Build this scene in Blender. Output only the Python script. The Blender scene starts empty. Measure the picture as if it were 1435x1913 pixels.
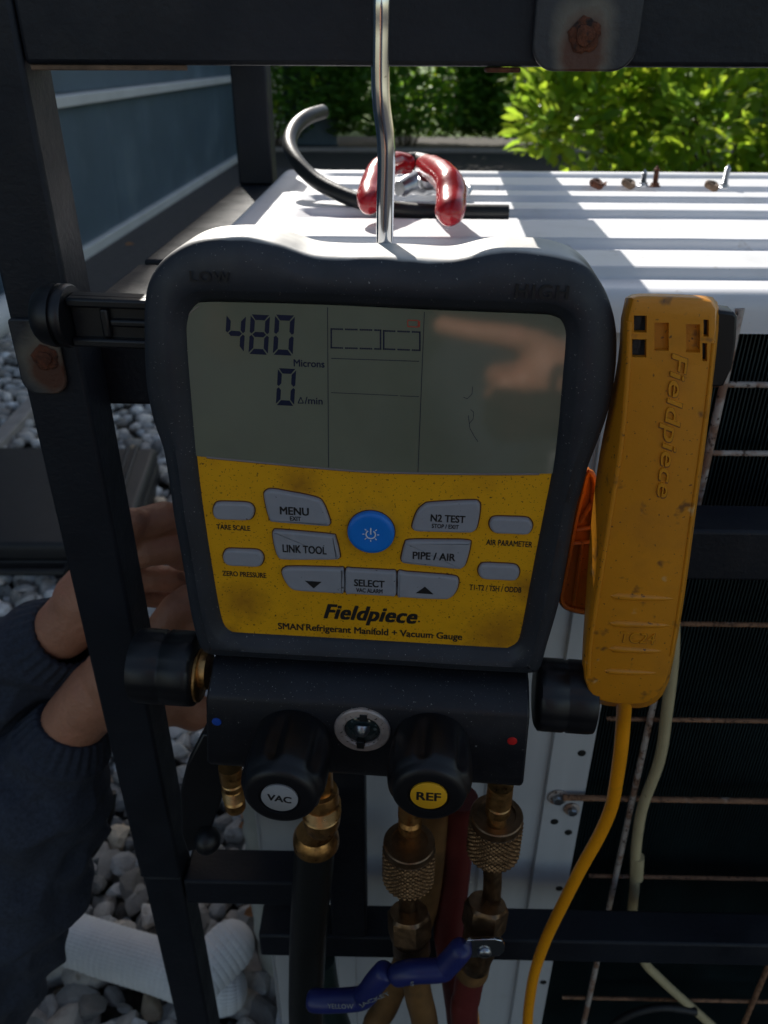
import bpy, bmesh, math, random
import numpy as np
from mathutils import Vector, Matrix, noise
from mathutils.geometry import tessellate_polygon
random.seed(7)
RNG = np.random.default_rng(7)
S = bpy.context.scene
R = math.radians

# ------------------------------------------------------------------ camera
WX = -1.85                                  # face of the low wall
CH = 1.05                                   # camera height over the gravel
FPX = 1480.0
cam = bpy.data.cameras.new('camera'); camo = bpy.data.objects.new('camera', cam)
S.collection.objects.link(camo); S.camera = camo
cam.sensor_fit = 'VERTICAL'; cam.sensor_height = 36.0; cam.sensor_width = 27.0
cam.lens = FPX/1913*36.0
cam.clip_start = 0.01; cam.clip_end = 500
CM = Matrix.Rotation(R(0.95), 3, 'Z') @ Matrix.Rotation(R(90-29.9), 3, 'X') @ Matrix.Rotation(R(0.25), 3, 'Z')
CO = Vector((0, 0, CH))
camo.matrix_world = Matrix.Translation(CO) @ CM.to_4x4()
cam.dof.use_dof = True; cam.dof.focus_distance = 0.375; cam.dof.aperture_fstop = 14

# ------------------------------------------------------------------ light
SUN_EL, SUN_AZ = 36.0, -17.0                # sun in front of the camera, a little to the left
w = bpy.data.worlds.new('World'); S.world = w; w.use_nodes = True
nt = w.node_tree; bg = nt.nodes['Background']
sky = nt.nodes.new('ShaderNodeTexSky'); sky.sky_type = 'NISHITA'; sky.sun_disc = False
sky.sun_elevation = R(SUN_EL); sky.sun_rotation = R(SUN_AZ)
wb = nt.nodes.new('ShaderNodeMix'); wb.data_type = 'RGBA'; wb.blend_type = 'MULTIPLY'; wb.inputs[0].default_value = 1
wb.inputs[7].default_value = (1.0, .915, .80, 1)          # the camera's warm white balance
nt.links.new(sky.outputs[0], wb.inputs[6]); nt.links.new(wb.outputs[2], bg.inputs[0]); bg.inputs[1].default_value = 0.075
sl = bpy.data.lights.new('sun', 'SUN'); sl.energy = 3.0; sl.angle = R(0.53); sl.color = (1.0, .955, .88)
so = bpy.data.objects.new('sun', sl); S.collection.objects.link(so)
az = R(SUN_AZ); el = R(SUN_EL)
SD = Vector((math.sin(az)*math.cos(el), math.cos(az)*math.cos(el), math.sin(el)))
so.rotation_euler = SD.to_track_quat('Z', 'Y').to_euler(); so.location = (0, 3, 4)
S.view_settings.view_transform = 'Standard'; S.view_settings.look = 'None'
S.view_settings.exposure = 1.25; S.view_settings.gamma = 1; S.view_settings.use_curve_mapping = False

# ------------------------------------------------------------------ helpers
def ray(px, py):
    return (CM @ Vector(((px-717.5)/FPX, -(py-956.5)/FPX, -1.0)))
def onY(px, py, Y):
    d = ray(px, py); return CO + d*(Y/d.y)
def onZ(px, py, Z):
    d = ray(px, py); return CO + d*((Z-CH)/d.z)
def onX(px, py, X):
    d = ray(px, py); return CO + d*(X/d.x)
class Frame:
    def __init__(s, origin, yaw, roll, pitch=0):
        m = Matrix.Rotation(R(-yaw), 3, 'Z') @ Matrix.Rotation(R(90+pitch), 3, 'X') @ Matrix.Rotation(R(-roll), 3, 'Z')
        s.o = Vector(origin); s.m = m; s.mw = Matrix.Translation(s.o) @ m.to_4x4()
        s.n = m @ Vector((0, 0, 1)); s.inv = s.mw.inverted()
    def uv(s, px, py, n=0.0):
        d = ray(px, py); t = ((s.o - CO).dot(s.n) + n)/d.dot(s.n)
        p = s.inv @ (CO + d*t); return (p.x, p.y)
    def p3(s, px, py, n=0.0):
        a = s.uv(px, py, n); return Vector((a[0], a[1], n))
def link(o, parent=None):
    S.collection.objects.link(o)
    if parent is not None: o.parent = parent
    return o
def tag(o, label=None, cat=None, group=None, kind=None):
    if label: o['label'] = label
    if cat: o['category'] = cat
    if group: o['group'] = group
    if kind: o['kind'] = kind
    return o
def empty(name, label, cat, loc=(0, 0, 0), mw=None, group=None):
    o = bpy.data.objects.new(name, None); S.collection.objects.link(o)
    o.empty_display_size = .02
    if mw is not None: o.matrix_world = mw
    else: o.location = loc
    return tag(o, label, cat, group)
class MB:
    """collects verts and faces, then links them as one mesh object"""
    def __init__(s): s.v = []; s.f = []
    def add(s, vs, fs):
        k = len(s.v); s.v += [tuple(v) for v in vs]; s.f += [tuple(i+k for i in f) for f in fs]; return s
    def box(s, a, b):
        x0, y0, z0 = a; x1, y1, z1 = b
        return s.add([(x0,y0,z0),(x1,y0,z0),(x1,y1,z0),(x0,y1,z0),(x0,y0,z1),(x1,y0,z1),(x1,y1,z1),(x0,y1,z1)],
                     [(0,3,2,1),(4,5,6,7),(0,1,5,4),(1,2,6,5),(2,3,7,6),(3,0,4,7)])
    def loft(s, loops, cap0=True, cap1=True, closed=False):
        n = len(loops[0]); k = len(s.v)
        for l in loops: s.v += [tuple(p) for p in l]
        m = len(loops)
        for i in range(m if closed else m-1):
            for j in range(n):
                a = k+i*n+j; b = k+i*n+(j+1) % n; c = k+((i+1) % m)*n+(j+1) % n; d = k+((i+1) % m)*n+j
                s.f.append((a, b, c, d))
        if not closed:
            if cap0: s.f.append(tuple(k+j for j in reversed(range(n))))
            if cap1: s.f.append(tuple(k+(m-1)*n+j for j in range(n)))
        return s
    def tube(s, pts, rad, seg=14, caps=True, wob=0, seed=0):
        pts = [Vector(p) for p in pts]; n = len(pts); loops = []
        up = Vector((.13, .31, .94)); prev = None
        for i, p in enumerate(pts):
            t = (pts[min(i+1, n-1)] - pts[max(i-1, 0)]).normalized()
            if prev is None:
                a = t.cross(up)
                if a.length < .1: a = t.cross(Vector((1, 0, 0)))
                a.normalize()
            else:
                a = (prev - t*prev.dot(t)).normalized()
            prev = a; b = t.cross(a)
            r = rad[i] if hasattr(rad, '__len__') else rad
            l = []
            for j in range(seg):
                q = 2*math.pi*j/seg; d = a*math.cos(q) + b*math.sin(q)
                rr = r
                if wob: rr = r*(1 + wob*noise.noise((p + d*r)*(1/(r*1.3)) + Vector((seed, 0, 0))))
                l.append(p + d*rr)
            loops.append(l)
        return s.loft(loops, caps, caps)
    def lathe(s, prof, base, axis, seg=40, fn=None):
        """prof: (radius, height) pairs along axis from base"""
        axis = Vector(axis).normalized(); a = axis.orthogonal().normalized(); b = axis.cross(a); base = Vector(base)
        loops = []
        for r, h in prof:
            l = []
            for j in range(seg):
                q = 2*math.pi*j/seg; rr = r + (fn(q, h, r) if fn else 0)
                l.append(base + axis*h + (a*math.cos(q) + b*math.sin(q))*rr)
            loops.append(l)
        return s.loft(loops)
    def build(s, name, mat, parent=None, smooth=None, bevel=0, kind=None, fix=True, bseg=2):
        me = bpy.data.meshes.new(name); me.from_pydata(s.v, [], s.f)
        if fix:
            bm = bmesh.new(); bm.from_mesh(me); bmesh.ops.recalc_face_normals(bm, faces=bm.faces); bm.to_mesh(me); bm.free()
        me.materials.append(mat); me.update()
        if smooth is not None:
            me.shade_smooth()
            if smooth < 180: me.set_sharp_from_angle(angle=R(smooth))
        o = bpy.data.objects.new(name, me); link(o, parent)
        if bevel:
            b = o.modifiers.new('b', 'BEVEL'); b.width = bevel; b.segments = bseg; b.limit_method = 'ANGLE'; b.angle_limit = R(35)
            me.shade_smooth(); me.set_sharp_from_angle(angle=R(50))
        if kind: o['kind'] = kind
        return o
def catmull(pts, n=8, closed=False):
    P = [Vector(p) for p in pts]; m = len(P); out = []
    rng = range(m) if closed else range(m-1)
    for i in rng:
        if closed: p0, p1, p2, p3 = P[i-1], P[i], P[(i+1) % m], P[(i+2) % m]
        else: p0, p1, p2, p3 = P[max(i-1, 0)], P[i], P[i+1], P[min(i+2, m-1)]
        for k in range(n):
            t = k/n
            out.append(.5*((2*p1) + (p2-p0)*t + (2*p0-5*p1+4*p2-p3)*t*t + (3*p1-p0-3*p2+p3)*t**3))
    if not closed: out.append(P[-1].copy())
    return out
def lerps(vals, n):
    """resample radii to the length of a catmull path"""
    m = len(vals); out = []
    for i in range(m-1):
        for k in range(n): out.append(vals[i] + (vals[i+1]-vals[i])*k/n)
    out.append(vals[-1]); return out
def polar(pts, c, N):
    """resample a star-shaped loop at N angles about c"""
    P = [(p[0]-c[0], p[1]-c[1]) for p in pts]; out = []
    for k in range(N):
        q = 2*math.pi*k/N; dx, dy = math.cos(q), math.sin(q); best = None
        for i in range(len(P)):
            x1, y1 = P[i]; x2, y2 = P[(i+1) % len(P)]
            ex, ey = x2-x1, y2-y1; den = dx*ey - dy*ex
            if abs(den) < 1e-12: continue
            t = (x1*ey - y1*ex)/den; u = (x1*dy - y1*dx)/den
            if t > 0 and -1e-6 <= u <= 1+1e-6 and (best is None or t > best): best = t
        out.append((c[0]+dx*best, c[1]+dy*best))
    return out
def inset(loop, c, d):
    """offset a 2D closed loop inwards by d along its normals"""
    n = len(loop); A = sum(loop[i][0]*loop[(i+1) % n][1]-loop[(i+1) % n][0]*loop[i][1] for i in range(n))
    sg = 1 if A > 0 else -1; out = []
    for i in range(n):
        x0, y0 = loop[i-1]; x1, y1 = loop[(i+1) % n]
        tx, ty = x1-x0, y1-y0; L = math.hypot(tx, ty) or 1
        out.append((loop[i][0]-sg*ty/L*d, loop[i][1]+sg*tx/L*d))
    return out
def l3(loop, n): return [(p[0], p[1], n) for p in loop]

# ------------------------------------------------------------------ materials
def mat(name, col, rough=.5, metal=0., var=.12, vs=40., spots=(), bump=0., bs=200., coat=0., spec=.5, trans=0., rv=.0, stretch=None, sub=0.):
    m = bpy.data.materials.new(name); m.use_nodes = True; t = m.node_tree; N = t.nodes; L = t.links
    p = N['Principled BSDF']; tc = N.new('ShaderNodeTexCoord'); co = tc.outputs['Object']
    if stretch:
        mp = N.new('ShaderNodeMapping'); mp.inputs['Scale'].default_value = stretch; L.new(co, mp.inputs[0]); co2 = mp.outputs[0]
    else: co2 = co
    def nz(sc, det=4, c=co2):
        n = N.new('ShaderNodeTexNoise'); n.inputs['Scale'].default_value = sc; n.inputs['Detail'].default_value = det
        n.inputs['Roughness'].default_value = .6
        L.new(c, n.inputs['Vector']); return n.outputs[0]
    def rng(v, a, b, c0=0, c1=1):
        r = N.new('ShaderNodeMapRange'); r.inputs[1].default_value = a; r.inputs[2].default_value = b
        r.inputs[3].default_value = c0; r.inputs[4].default_value = c1; L.new(v, r.inputs[0]); return r.outputs[0]
    def mix(f, a, b):
        x = N.new('ShaderNodeMix'); x.data_type = 'RGBA'; L.new(f, x.inputs[0])
        for s_, v in ((x.inputs[6], a), (x.inputs[7], b)):
            if isinstance(v, (tuple, list)): s_.default_value = (*v[:3], 1)
            else: L.new(v, s_)
        return x.outputs[2]
    lo = tuple(c*(1-var) for c in col); hi = tuple(min(1, c*(1+var)) for c in col)
    c = mix(rng(nz(vs), .3, .7), lo, hi)
    for (sc, s0, th, soft, *amt) in spots:
        f = rng(nz(s0, 3, co), th, th+soft, 0, amt[0] if amt else 1)
        c = mix(f, c, sc)
    L.new(c, p.inputs['Base Color'])
    p.inputs['Roughness'].default_value = rough; p.inputs['Metallic'].default_value = metal
    if rv: L.new(rng(nz(vs*2.3), .3, .7, max(0, rough-rv), min(1, rough+rv)), p.inputs['Roughness'])
    p.inputs['Specular IOR Level'].default_value = spec
    if coat: p.inputs['Coat Weight'].default_value = coat; p.inputs['Coat Roughness'].default_value = .06
    if sub:
        p.inputs['Subsurface Weight'].default_value = sub; p.inputs['Subsurface Scale'].default_value = .004
        p.inputs['Subsurface Radius'].default_value = (1, .35, .2)
    if bump:
        b = N.new('ShaderNodeBump'); b.inputs['Strength'].default_value = 1; b.inputs['Distance'].default_value = bump
        L.new(nz(bs), b.inputs['Height']); L.new(b.outputs[0], p.inputs['Normal'])
    m['_c'] = 1
    return m
def hook_nodes(m):
    t = m.node_tree; return t, t.nodes, t.links, t.nodes['Principled BSDF']
def add_patch(m, center, radius, col, soft=.5, nscale=60, namp=.4, stretch=(1, 1, 1)):
    """a stain with a shape of its own round a point in object space"""
    t, N, L, p = hook_nodes(m)
    tc = N.new('ShaderNodeTexCoord'); sub = N.new('ShaderNodeVectorMath'); sub.operation = 'SUBTRACT'
    L.new(tc.outputs['Object'], sub.inputs[0]); sub.inputs[1].default_value = center
    mul = N.new('ShaderNodeVectorMath'); mul.operation = 'MULTIPLY'; L.new(sub.outputs[0], mul.inputs[0]); mul.inputs[1].default_value = stretch
    ln = N.new('ShaderNodeVectorMath'); ln.operation = 'LENGTH'; L.new(mul.outputs[0], ln.inputs[0])
    nz = N.new('ShaderNodeTexNoise'); nz.inputs['Scale'].default_value = nscale; L.new(tc.outputs['Object'], nz.inputs['Vector'])
    ma = N.new('ShaderNodeMath'); ma.operation = 'MULTIPLY_ADD'; L.new(nz.outputs[0], ma.inputs[0]); ma.inputs[1].default_value = -radius*namp*2; 
    L.new(ln.outputs['Value'], ma.inputs[2])
    r = N.new('ShaderNodeMapRange'); r.inputs[1].default_value = radius*(1-namp); r.inputs[2].default_value = radius*(1-namp-soft)
    L.new(ma.outputs[0], r.inputs[0])
    x = N.new('ShaderNodeMix'); x.data_type = 'RGBA'; L.new(r.outputs[0], x.inputs[0])
    old = p.inputs['Base Color'].links[0].from_socket
    L.new(old, x.inputs[6]); x.inputs[7].default_value = (*col, 1); L.new(x.outputs[2], p.inputs['Base Color'])

DUST = (.30, .29, .27)
M = {}
M['steel_black'] = mat('black painted steel', (.009, .011, .0165), .55, spec=.3, var=.25, vs=14, bump=.0004, bs=300, rv=.1,
                       spots=[((.045, .042, .042), 9, .60, .2, .5), ((.10, .10, .10), 420, .74, .03, .7)])
M['plate'] = mat('weathered plate', (.020, .022, .028), .5, var=.3, vs=30, bump=.0003, bs=400)
M['rust'] = mat('rust', (.10, .030, .012), .85, var=.5, vs=220, bump=.001, bs=700, spots=[((.02, .01, .008), 160, .55, .1)])
M['rust_edge'] = mat('rusty edge', (.13, .085, .055), .8, var=.4, vs=160)
M['rubber'] = mat('black rubber', (.021, .025, .033), .55, var=.25, vs=26, bump=.00006, bs=900, rv=.1,
                  spots=[((.040, .041, .045), 12, .56, .25, .45), (DUST, 900, .69, .02, .9), ((.06, .058, .055), 60, .66, .1, .4)])
M['rubber_dusty'] = mat('dusty black plastic', (.007, .008, .012), .5, var=.25, vs=26, bump=.0001, bs=900, rv=.1,
                  spots=[((.024, .026, .032), 18, .55, .25, .5), (DUST, 1000, .685, .02, .9), ((.4, .4, .37), 330, .735, .01, 1)])
M['plastic_black'] = mat('black plastic', (.0055, .006, .008), .42, var=.2, vs=40, bump=.00005, bs=900,
                  spots=[(DUST, 800, .76, .02, .8)])
def add_dust_sheen(m, col, lo=.62, hi=.92, amt=.9):  # pale upward faces: dust plus the sunlit sheen put into the colour
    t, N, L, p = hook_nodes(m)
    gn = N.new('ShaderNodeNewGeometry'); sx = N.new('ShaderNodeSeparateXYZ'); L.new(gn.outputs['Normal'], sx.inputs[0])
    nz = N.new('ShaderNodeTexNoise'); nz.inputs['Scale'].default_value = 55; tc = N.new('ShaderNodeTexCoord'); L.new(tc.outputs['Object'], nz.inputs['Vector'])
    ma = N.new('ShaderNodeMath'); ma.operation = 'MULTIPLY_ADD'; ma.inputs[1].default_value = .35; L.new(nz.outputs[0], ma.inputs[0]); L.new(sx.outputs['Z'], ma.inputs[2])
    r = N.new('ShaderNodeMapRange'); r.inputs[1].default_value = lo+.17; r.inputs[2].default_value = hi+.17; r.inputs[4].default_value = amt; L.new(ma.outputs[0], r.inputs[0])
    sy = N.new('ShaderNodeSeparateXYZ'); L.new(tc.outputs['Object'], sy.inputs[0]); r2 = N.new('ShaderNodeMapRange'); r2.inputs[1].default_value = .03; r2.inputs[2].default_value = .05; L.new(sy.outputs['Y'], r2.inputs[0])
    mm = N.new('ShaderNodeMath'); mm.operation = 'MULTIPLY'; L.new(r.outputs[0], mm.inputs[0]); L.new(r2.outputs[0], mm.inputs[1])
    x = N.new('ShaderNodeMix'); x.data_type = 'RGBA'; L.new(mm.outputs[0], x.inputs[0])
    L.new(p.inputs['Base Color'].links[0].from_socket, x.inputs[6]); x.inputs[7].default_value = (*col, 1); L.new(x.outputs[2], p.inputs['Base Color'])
add_dust_sheen(M['rubber'], (.62, .60, .56), .72, .95, 1.0)
M['deboss'] = mat('moulded lettering', (.008, .008, .009), .6)
M['yellow_face'] = mat('stained yellow face', (.80, .385, .005), .42, var=.08, vs=16, bump=.00004, bs=900,
                  spots=[((.40, .17, .010), 30, .54, .25, .45), ((.06, .022, .01), 760, .632, .025, .8), ((.05, .02, .01), 330, .705, .015, .9)])
M['yellow_plastic'] = mat('scuffed yellow plastic', (.64, .245, .008), .42, var=.1, vs=14, bump=.0001, bs=500,
                  spots=[((.30, .12, .02), 26, .50, .30, .55), ((.10, .045, .02), 75, .61, .1, .8), ((.05, .03, .02), 420, .66, .03, .9), ((.62, .50, .26), 60, .66, .08, .6)])
M['orange_plastic'] = mat('dirty orange plastic', (.50, .14, .012), .45, var=.15, vs=30,
                  spots=[((.20, .07, .02), 60, .55, .15, .7), ((.03, .015, .01), 420, .66, .03, .9)])
M['yellow_bright'] = mat('yellow sheath', (.90, .34, .005), .38, var=.05, spots=[((.5, .22, .01), 90, .6, .2, .5)])
M['btn_grey'] = mat('grey rubber button', (.30, .31, .34), .55, var=.06, vs=60, spots=[((.06, .055, .05), 420, .70, .03, .9), ((.2, .2, .21), 60, .58, .2, .4)])
M['btn_gap'] = mat('grimy button gap', (.10, .03, .008), .7, var=.3)
M['btn_blue'] = mat('blue rubber button', (.008, .20, .72), .42, var=.05, spots=[((.02, .1, .3), 300, .74, .03, .7)])
M['ink'] = mat('black print', (.012, .012, .012), .5, var=.1)
M['white_print'] = mat('white print', (.75, .78, .82), .5, var=.05)
M['ink_lcd'] = mat('display segment', (.016, .020, .045), .25, var=.05)
M['ink_red'] = mat('battery mark', (.42, .06, .035), .35, var=.05)
M['lcd'] = mat('display', (.172, .180, .128), .075, var=.10, vs=12, spec=.75, coat=.85, bump=.0,
                  spots=[((.22, .22, .19), 700, .755, .01, .8), ((.175, .17, .145), 9, .52, .25, .5)])
M['lcd_edge'] = mat('clear edge', (.22, .18, .16), .2)
M['white_disc'] = mat('light grey label', (.34, .35, .36), .5, var=.05, spots=[((.1, .1, .1), 260, .68, .05, .6)])
M['yellow_disc'] = mat('yellow label', (.80, .42, .012), .5, var=.05, spots=[((.1, .05, .01), 300, .7, .05, .7)])
M['dot_blue'] = mat('blue dot', (.012, .075, .42), .5)
M['dot_red'] = mat('red dot', (.55, .012, .012), .5)
M['brass'] = mat('worn brass', (.60, .33, .12), .38, 1, var=.25, vs=120, rv=.12, bump=.0001, bs=600,
                  spots=[((.14, .07, .03), 110, .55, .12, .8)])
M['brass_dull'] = mat('dull brass', (.24, .15, .085), .42, 1, var=.25, vs=110, rv=.12, bump=.0001, bs=600,
                  spots=[((.10, .065, .04), 60, .54, .15, .8)])
M['chrome'] = mat('chrome', (.62, .64, .68), .12, 1, var=.05, vs=70, spots=[((.12, .10, .08), 240, .70, .04, .8)])
M['ring'] = mat('pitted steel ring', (.46, .38, .33), .42, .25, var=.2, vs=120, spots=[((.04, .03, .02), 500, .62, .04, 1)])
M['glass_dark'] = mat('sight glass', (.02, .035, .035), .08, 0, spec=.8, spots=[((.2, .25, .25), 160, .64, .05, .6)])
M['screw'] = mat('zinc', (.38, .40, .43), .35, 1, var=.2, vs=200)
M['hose_black'] = mat('black hose', (.007, .008, .008), .42, var=.15, bump=.0002, bs=500)
M['hose_yellow'] = mat('dirty yellow hose', (.17, .085, .028), .5, var=.2, spots=[((.08, .045, .02), 45, .54, .15, .7)])
M['hose_red'] = mat('dark red hose', (.11, .016, .014), .45, var=.15, spots=[((.05, .012, .01), 60, .6, .15, .6)])
M['vinyl_blue'] = mat('blue vinyl', (.016, .022, .12), .38, var=.12)
M['vinyl_red'] = mat('red dipped vinyl', (.36, .010, .016), .27, var=.12, coat=.15, spec=.5, bump=.0004, bs=120)
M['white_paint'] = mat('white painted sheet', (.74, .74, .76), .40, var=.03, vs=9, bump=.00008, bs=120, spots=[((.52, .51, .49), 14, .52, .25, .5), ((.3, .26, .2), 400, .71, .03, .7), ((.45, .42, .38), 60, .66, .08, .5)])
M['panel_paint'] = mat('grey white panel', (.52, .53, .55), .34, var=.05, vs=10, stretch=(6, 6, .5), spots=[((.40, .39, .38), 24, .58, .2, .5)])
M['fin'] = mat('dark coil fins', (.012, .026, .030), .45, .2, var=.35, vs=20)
M['coil_back'] = mat('dark coil backing', (.009, .016, .019), .7)  # plain dark colour of the slab behind the fins and other inner parts
M['wire'] = mat('rusty white wire', (.46, .40, .36), .6, var=.15, vs=60, spots=[((.22, .10, .05), 60, .47, .1, .85), ((.05, .02, .01), 260, .58, .05, .9)])
M['wire_rusty'] = mat('rusted wire', (.24, .12, .065), .8, var=.3, vs=90, spots=[((.42, .36, .32), 40, .62, .08, .8), ((.05, .02, .01), 260, .56, .05, .8)])
M['cable_beige'] = mat('beige cable', (.46, .38, .22), .55, var=.1, spots=[((.14, .10, .06), 150, .68, .05, .7)])
M['skin'] = mat('skin', (.44, .20, .12), .5, var=.12, vs=45, bump=.0012, bs=230, sub=.08, spots=[((.50, .19, .13), 25, .55, .2, .6)])
M['denim'] = mat('navy sweatshirt', (.026, .032, .050), .9, var=.35, vs=300, bump=.0006, bs=1400, spots=[((.040, .046, .066), 520, .60, .08, .6)])
M['foam'] = mat('white foam sleeve', (.74, .75, .77), .75, var=.06, vs=30)
M['wall_blue'] = mat('blue grey wall panel', (.072, .112, .150), .55, var=.14, vs=1.5, spots=[((.15, .20, .24), 1.6, .56, .2, .6), ((.22, .27, .30), 7, .66, .15, .5)])
M['trim'] = mat('pale trim', (.58, .58, .58), .55, var=.1, vs=3)
M['asphalt'] = mat('dark path', (.055, .050, .050), .9, var=.25, vs=30, bump=.004, bs=120)
M['soil'] = mat('soil under gravel', (.05, .043, .036), .95, var=.4, vs=60, bump=.01, bs=100)
M['curb'] = mat('concrete edging', (.30, .27, .25), .85, var=.15, vs=20, bump=.002, bs=100)
M['case'] = mat('black tool case', (.012, .012, .014), .55, var=.2, vs=20, bump=.0005, bs=300)
M['lawn'] = mat('lawn', (.10, .17, .03), .9, var=.35, vs=3, bump=.02, bs=40)
M['bark'] = mat('bark', (.07, .05, .035), .9, var=.3, vs=30, bump=.004, bs=60)
M['wrap'] = mat('white pipe wrap', (.40, .41, .38), .6, var=.15, vs=18, bump=.002, bs=60)
M['dry_leaf'] = mat('dry leaf', (.30, .13, .05), .8, var=.4, vs=60)

# stones: own tone for each stone
def stone_mat():
    m = mat('gravel', (.43, .41, .39), .85, var=.25, vs=45, bump=.0012, bs=260, spots=[((.17, .14, .11), 50, .60, .1, .6)])
    t, N, L, p = hook_nodes(m); a = N.new('ShaderNodeAttribute'); a.attribute_name = 'tone'
    x = N.new('ShaderNodeMix'); x.data_type = 'RGBA'; x.blend_type = 'MULTIPLY'; x.inputs[0].default_value = 1
    L.new(p.inputs['Base Color'].links[0].from_socket, x.inputs[6]); L.new(a.outputs['Color'], x.inputs[7]); L.new(x.outputs[2], p.inputs['Base Color'])
    return m
M['stone'] = stone_mat()
def leaf_mat(name, col, tcol, tr=.5, rough=.35):
    m = bpy.data.materials.new(name); m.use_nodes = True; t = m.node_tree; N = t.nodes; L = t.links
    p = N['Principled BSDF']; p.inputs['Roughness'].default_value = rough
    a = N.new('ShaderNodeAttribute'); a.attribute_name = 'tone'
    oi = N.new('ShaderNodeObjectInfo')
    hs = N.new('ShaderNodeMix'); hs.data_type = 'RGBA'; hs.blend_type = 'MULTIPLY'; hs.inputs[0].default_value = 1
    hs.inputs[6].default_value = (*col, 1); L.new(a.outputs['Color'], hs.inputs[7]); L.new(hs.outputs[2], p.inputs['Base Color'])
    tb = N.new('ShaderNodeBsdfTranslucent')
    h2 = N.new('ShaderNodeMix'); h2.data_type = 'RGBA'; h2.blend_type = 'MULTIPLY'; h2.inputs[0].default_value = 1
    h2.inputs[6].default_value = (*tcol, 1); L.new(a.outputs['Color'], h2.inputs[7]); L.new(h2.outputs[2], tb.inputs[0])
    mx = N.new('ShaderNodeMixShader'); mx.inputs[0].default_value = tr
    L.new(p.outputs[0], mx.inputs[1]); L.new(tb.outputs[0], mx.inputs[2]); L.new(mx.outputs[0], N['Material Output'].inputs[0])
    return m
M['leaf_bright'] = leaf_mat('bright leaf', (.11, .19, .03), (.42, .62, .06), .55, .22)
M['leaf_dark'] = leaf_mat('dark leaf', (.10, .22, .045), (.34, .62, .04), .42, .5)

# ------------------------------------------------------------------ ground and far setting
g = MB(); g.add([(-60, -20, 0), (60, -20, 0), (60, 200, 0), (-60, 200, 0)], [(0, 1, 2, 3)])
tag(g.build('ground', M['soil']), kind='structure')
g = MB(); g.add([(-40, 13.2, .004), (40, 13.2, .004), (40, 120, .004), (-40, 120, .004)], [(0, 1, 2, 3)])
tag(g.build('lawn', M['lawn']), kind='structure')
g = MB(); g.add([(WX, 3.6, .006), (-.72, 3.6, .006), (-.95, 9.2, .006), (WX, 9.2, .006)], [(0, 1, 2, 3)])
tag(g.build('path', M['asphalt']), kind='structure')

def add_tone(me, tones):
    at = me.attributes.new('tone', 'FLOAT_COLOR', 'POINT')
    at.data.foreach_set('color', np.asarray(tones, np.float32).ravel())
def stone_templates(sub, n):
    out = []
    for k in range(n):
        bm = bmesh.new(); bmesh.ops.create_icosphere(bm, subdivisions=sub, radius=1)
        cuts = [(Vector(RNG.normal(size=3)).normalized(), RNG.uniform(.38, .74)) for _ in range(10)]
        for v in bm.verts:
            p = v.co.copy()
            for nn, d in cuts:
                q = p.dot(nn)
                if q > d: p -= nn*(q-d)*.9
            p *= 1+.10*noise.noise(p*1.7+Vector((k*5, 0, 0)))
            v.co = p
        V = np.array([v.co[:] for v in bm.verts]); F = np.array([[v.index for v in f.verts] for f in bm.faces]); bm.free()
        out.append((V, F))
    return out
def scatter_stones(name, spots, sub, nt_, smooth):
    T = stone_templates(sub, nt_); VS, FS, TS = [], [], []; k = 0
    for (x, y, z, s) in spots:
        V, F = T[RNG.integers(len(T))]
        e = RNG.uniform(0, 6.28, 3); q = np.array((Matrix.Rotation(e[0], 3, 'X') @ Matrix.Rotation(e[1], 3, 'Y')))
        sc = np.array([1.45, 1.15, .95])*RNG.uniform(.85, 1.2, 3)
        tilt = np.array(Matrix.Rotation(e[2], 3, 'Z') @ Matrix.Rotation(RNG.normal(0, .3), 3, 'X'))
        W = ((V @ q.T)*sc) @ tilt.T*s + np.array([x, y, z])
        b = RNG.choice([.45, .7, .9, 1.1, 1.35, 1.7], p=[.12, .2, .25, .2, .14, .09])*RNG.uniform(.9, 1.1)
        warm = RNG.uniform(-.05, .05) + (.22 if RNG.random() < .05 else 0)
        VS.append(W); FS.append(F+k); k += len(V)
        TS.append(np.tile([b*(1+warm), b, b*(1-warm*1.2), 1], (len(V), 1)))
    V = np.vstack(VS); F = np.vstack(FS)
    me = bpy.data.meshes.new(name); me.vertices.add(len(V)); me.vertices.foreach_set('co', V.ravel())
    me.loops.add(F.size); me.loops.foreach_set('vertex_index', F.ravel().astype(np.int32))
    me.polygons.add(len(F)); me.polygons.foreach_set('loop_start', np.arange(0, F.size, 3, dtype=np.int32))
    me.update(); me.validate(); add_tone(me, np.vstack(TS)); me.materials.append(M['stone'])
    if smooth: me.shade_smooth(); me.set_sharp_from_angle(angle=R(14))
    o = bpy.data.objects.new(name, me); link(o); tag(o, kind='stuff'); return o
sp = []
for layer, (stp, s0, s1) in enumerate(((.025, .011, .021), (.031, .012, .028))):
    for x in np.arange(-.95, .08, stp):
        for y in np.arange(.30, 1.55, stp):
            sp.append((x+RNG.uniform(-.012, .012), y+RNG.uniform(-.012, .012), .006+layer*.016+RNG.uniform(-.004, .006), RNG.uniform(s0, s1)*.82))
o = scatter_stones('gravel', sp, 2, 10, True); tag(o, 'loose pale grey limestone gravel round the foot of the unit', 'gravel')
sp = []
for x in np.arange(-1.85, -.1, .042):
    for y in np.arange(1.55, 3.75, .042):
        
        sp.append((x+RNG.uniform(-.018, .018), y+RNG.uniform(-.018, .018), .010+RNG.uniform(-.004, .012), RNG.uniform(.017, .031)))
for x in np.arange(-.95, 1.1, .07):
    for y in np.arange(3.75, 6.6, .075):
        sp.append((x+RNG.uniform(-.03, .03), y+RNG.uniform(-.03, .03), .010, RNG.uniform(.026, .042)))
o = scatter_stones('gravel', sp, 1, 8, False); tag(o, 'pale gravel bed stretching away behind the unit to the hedge', 'gravel')

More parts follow.
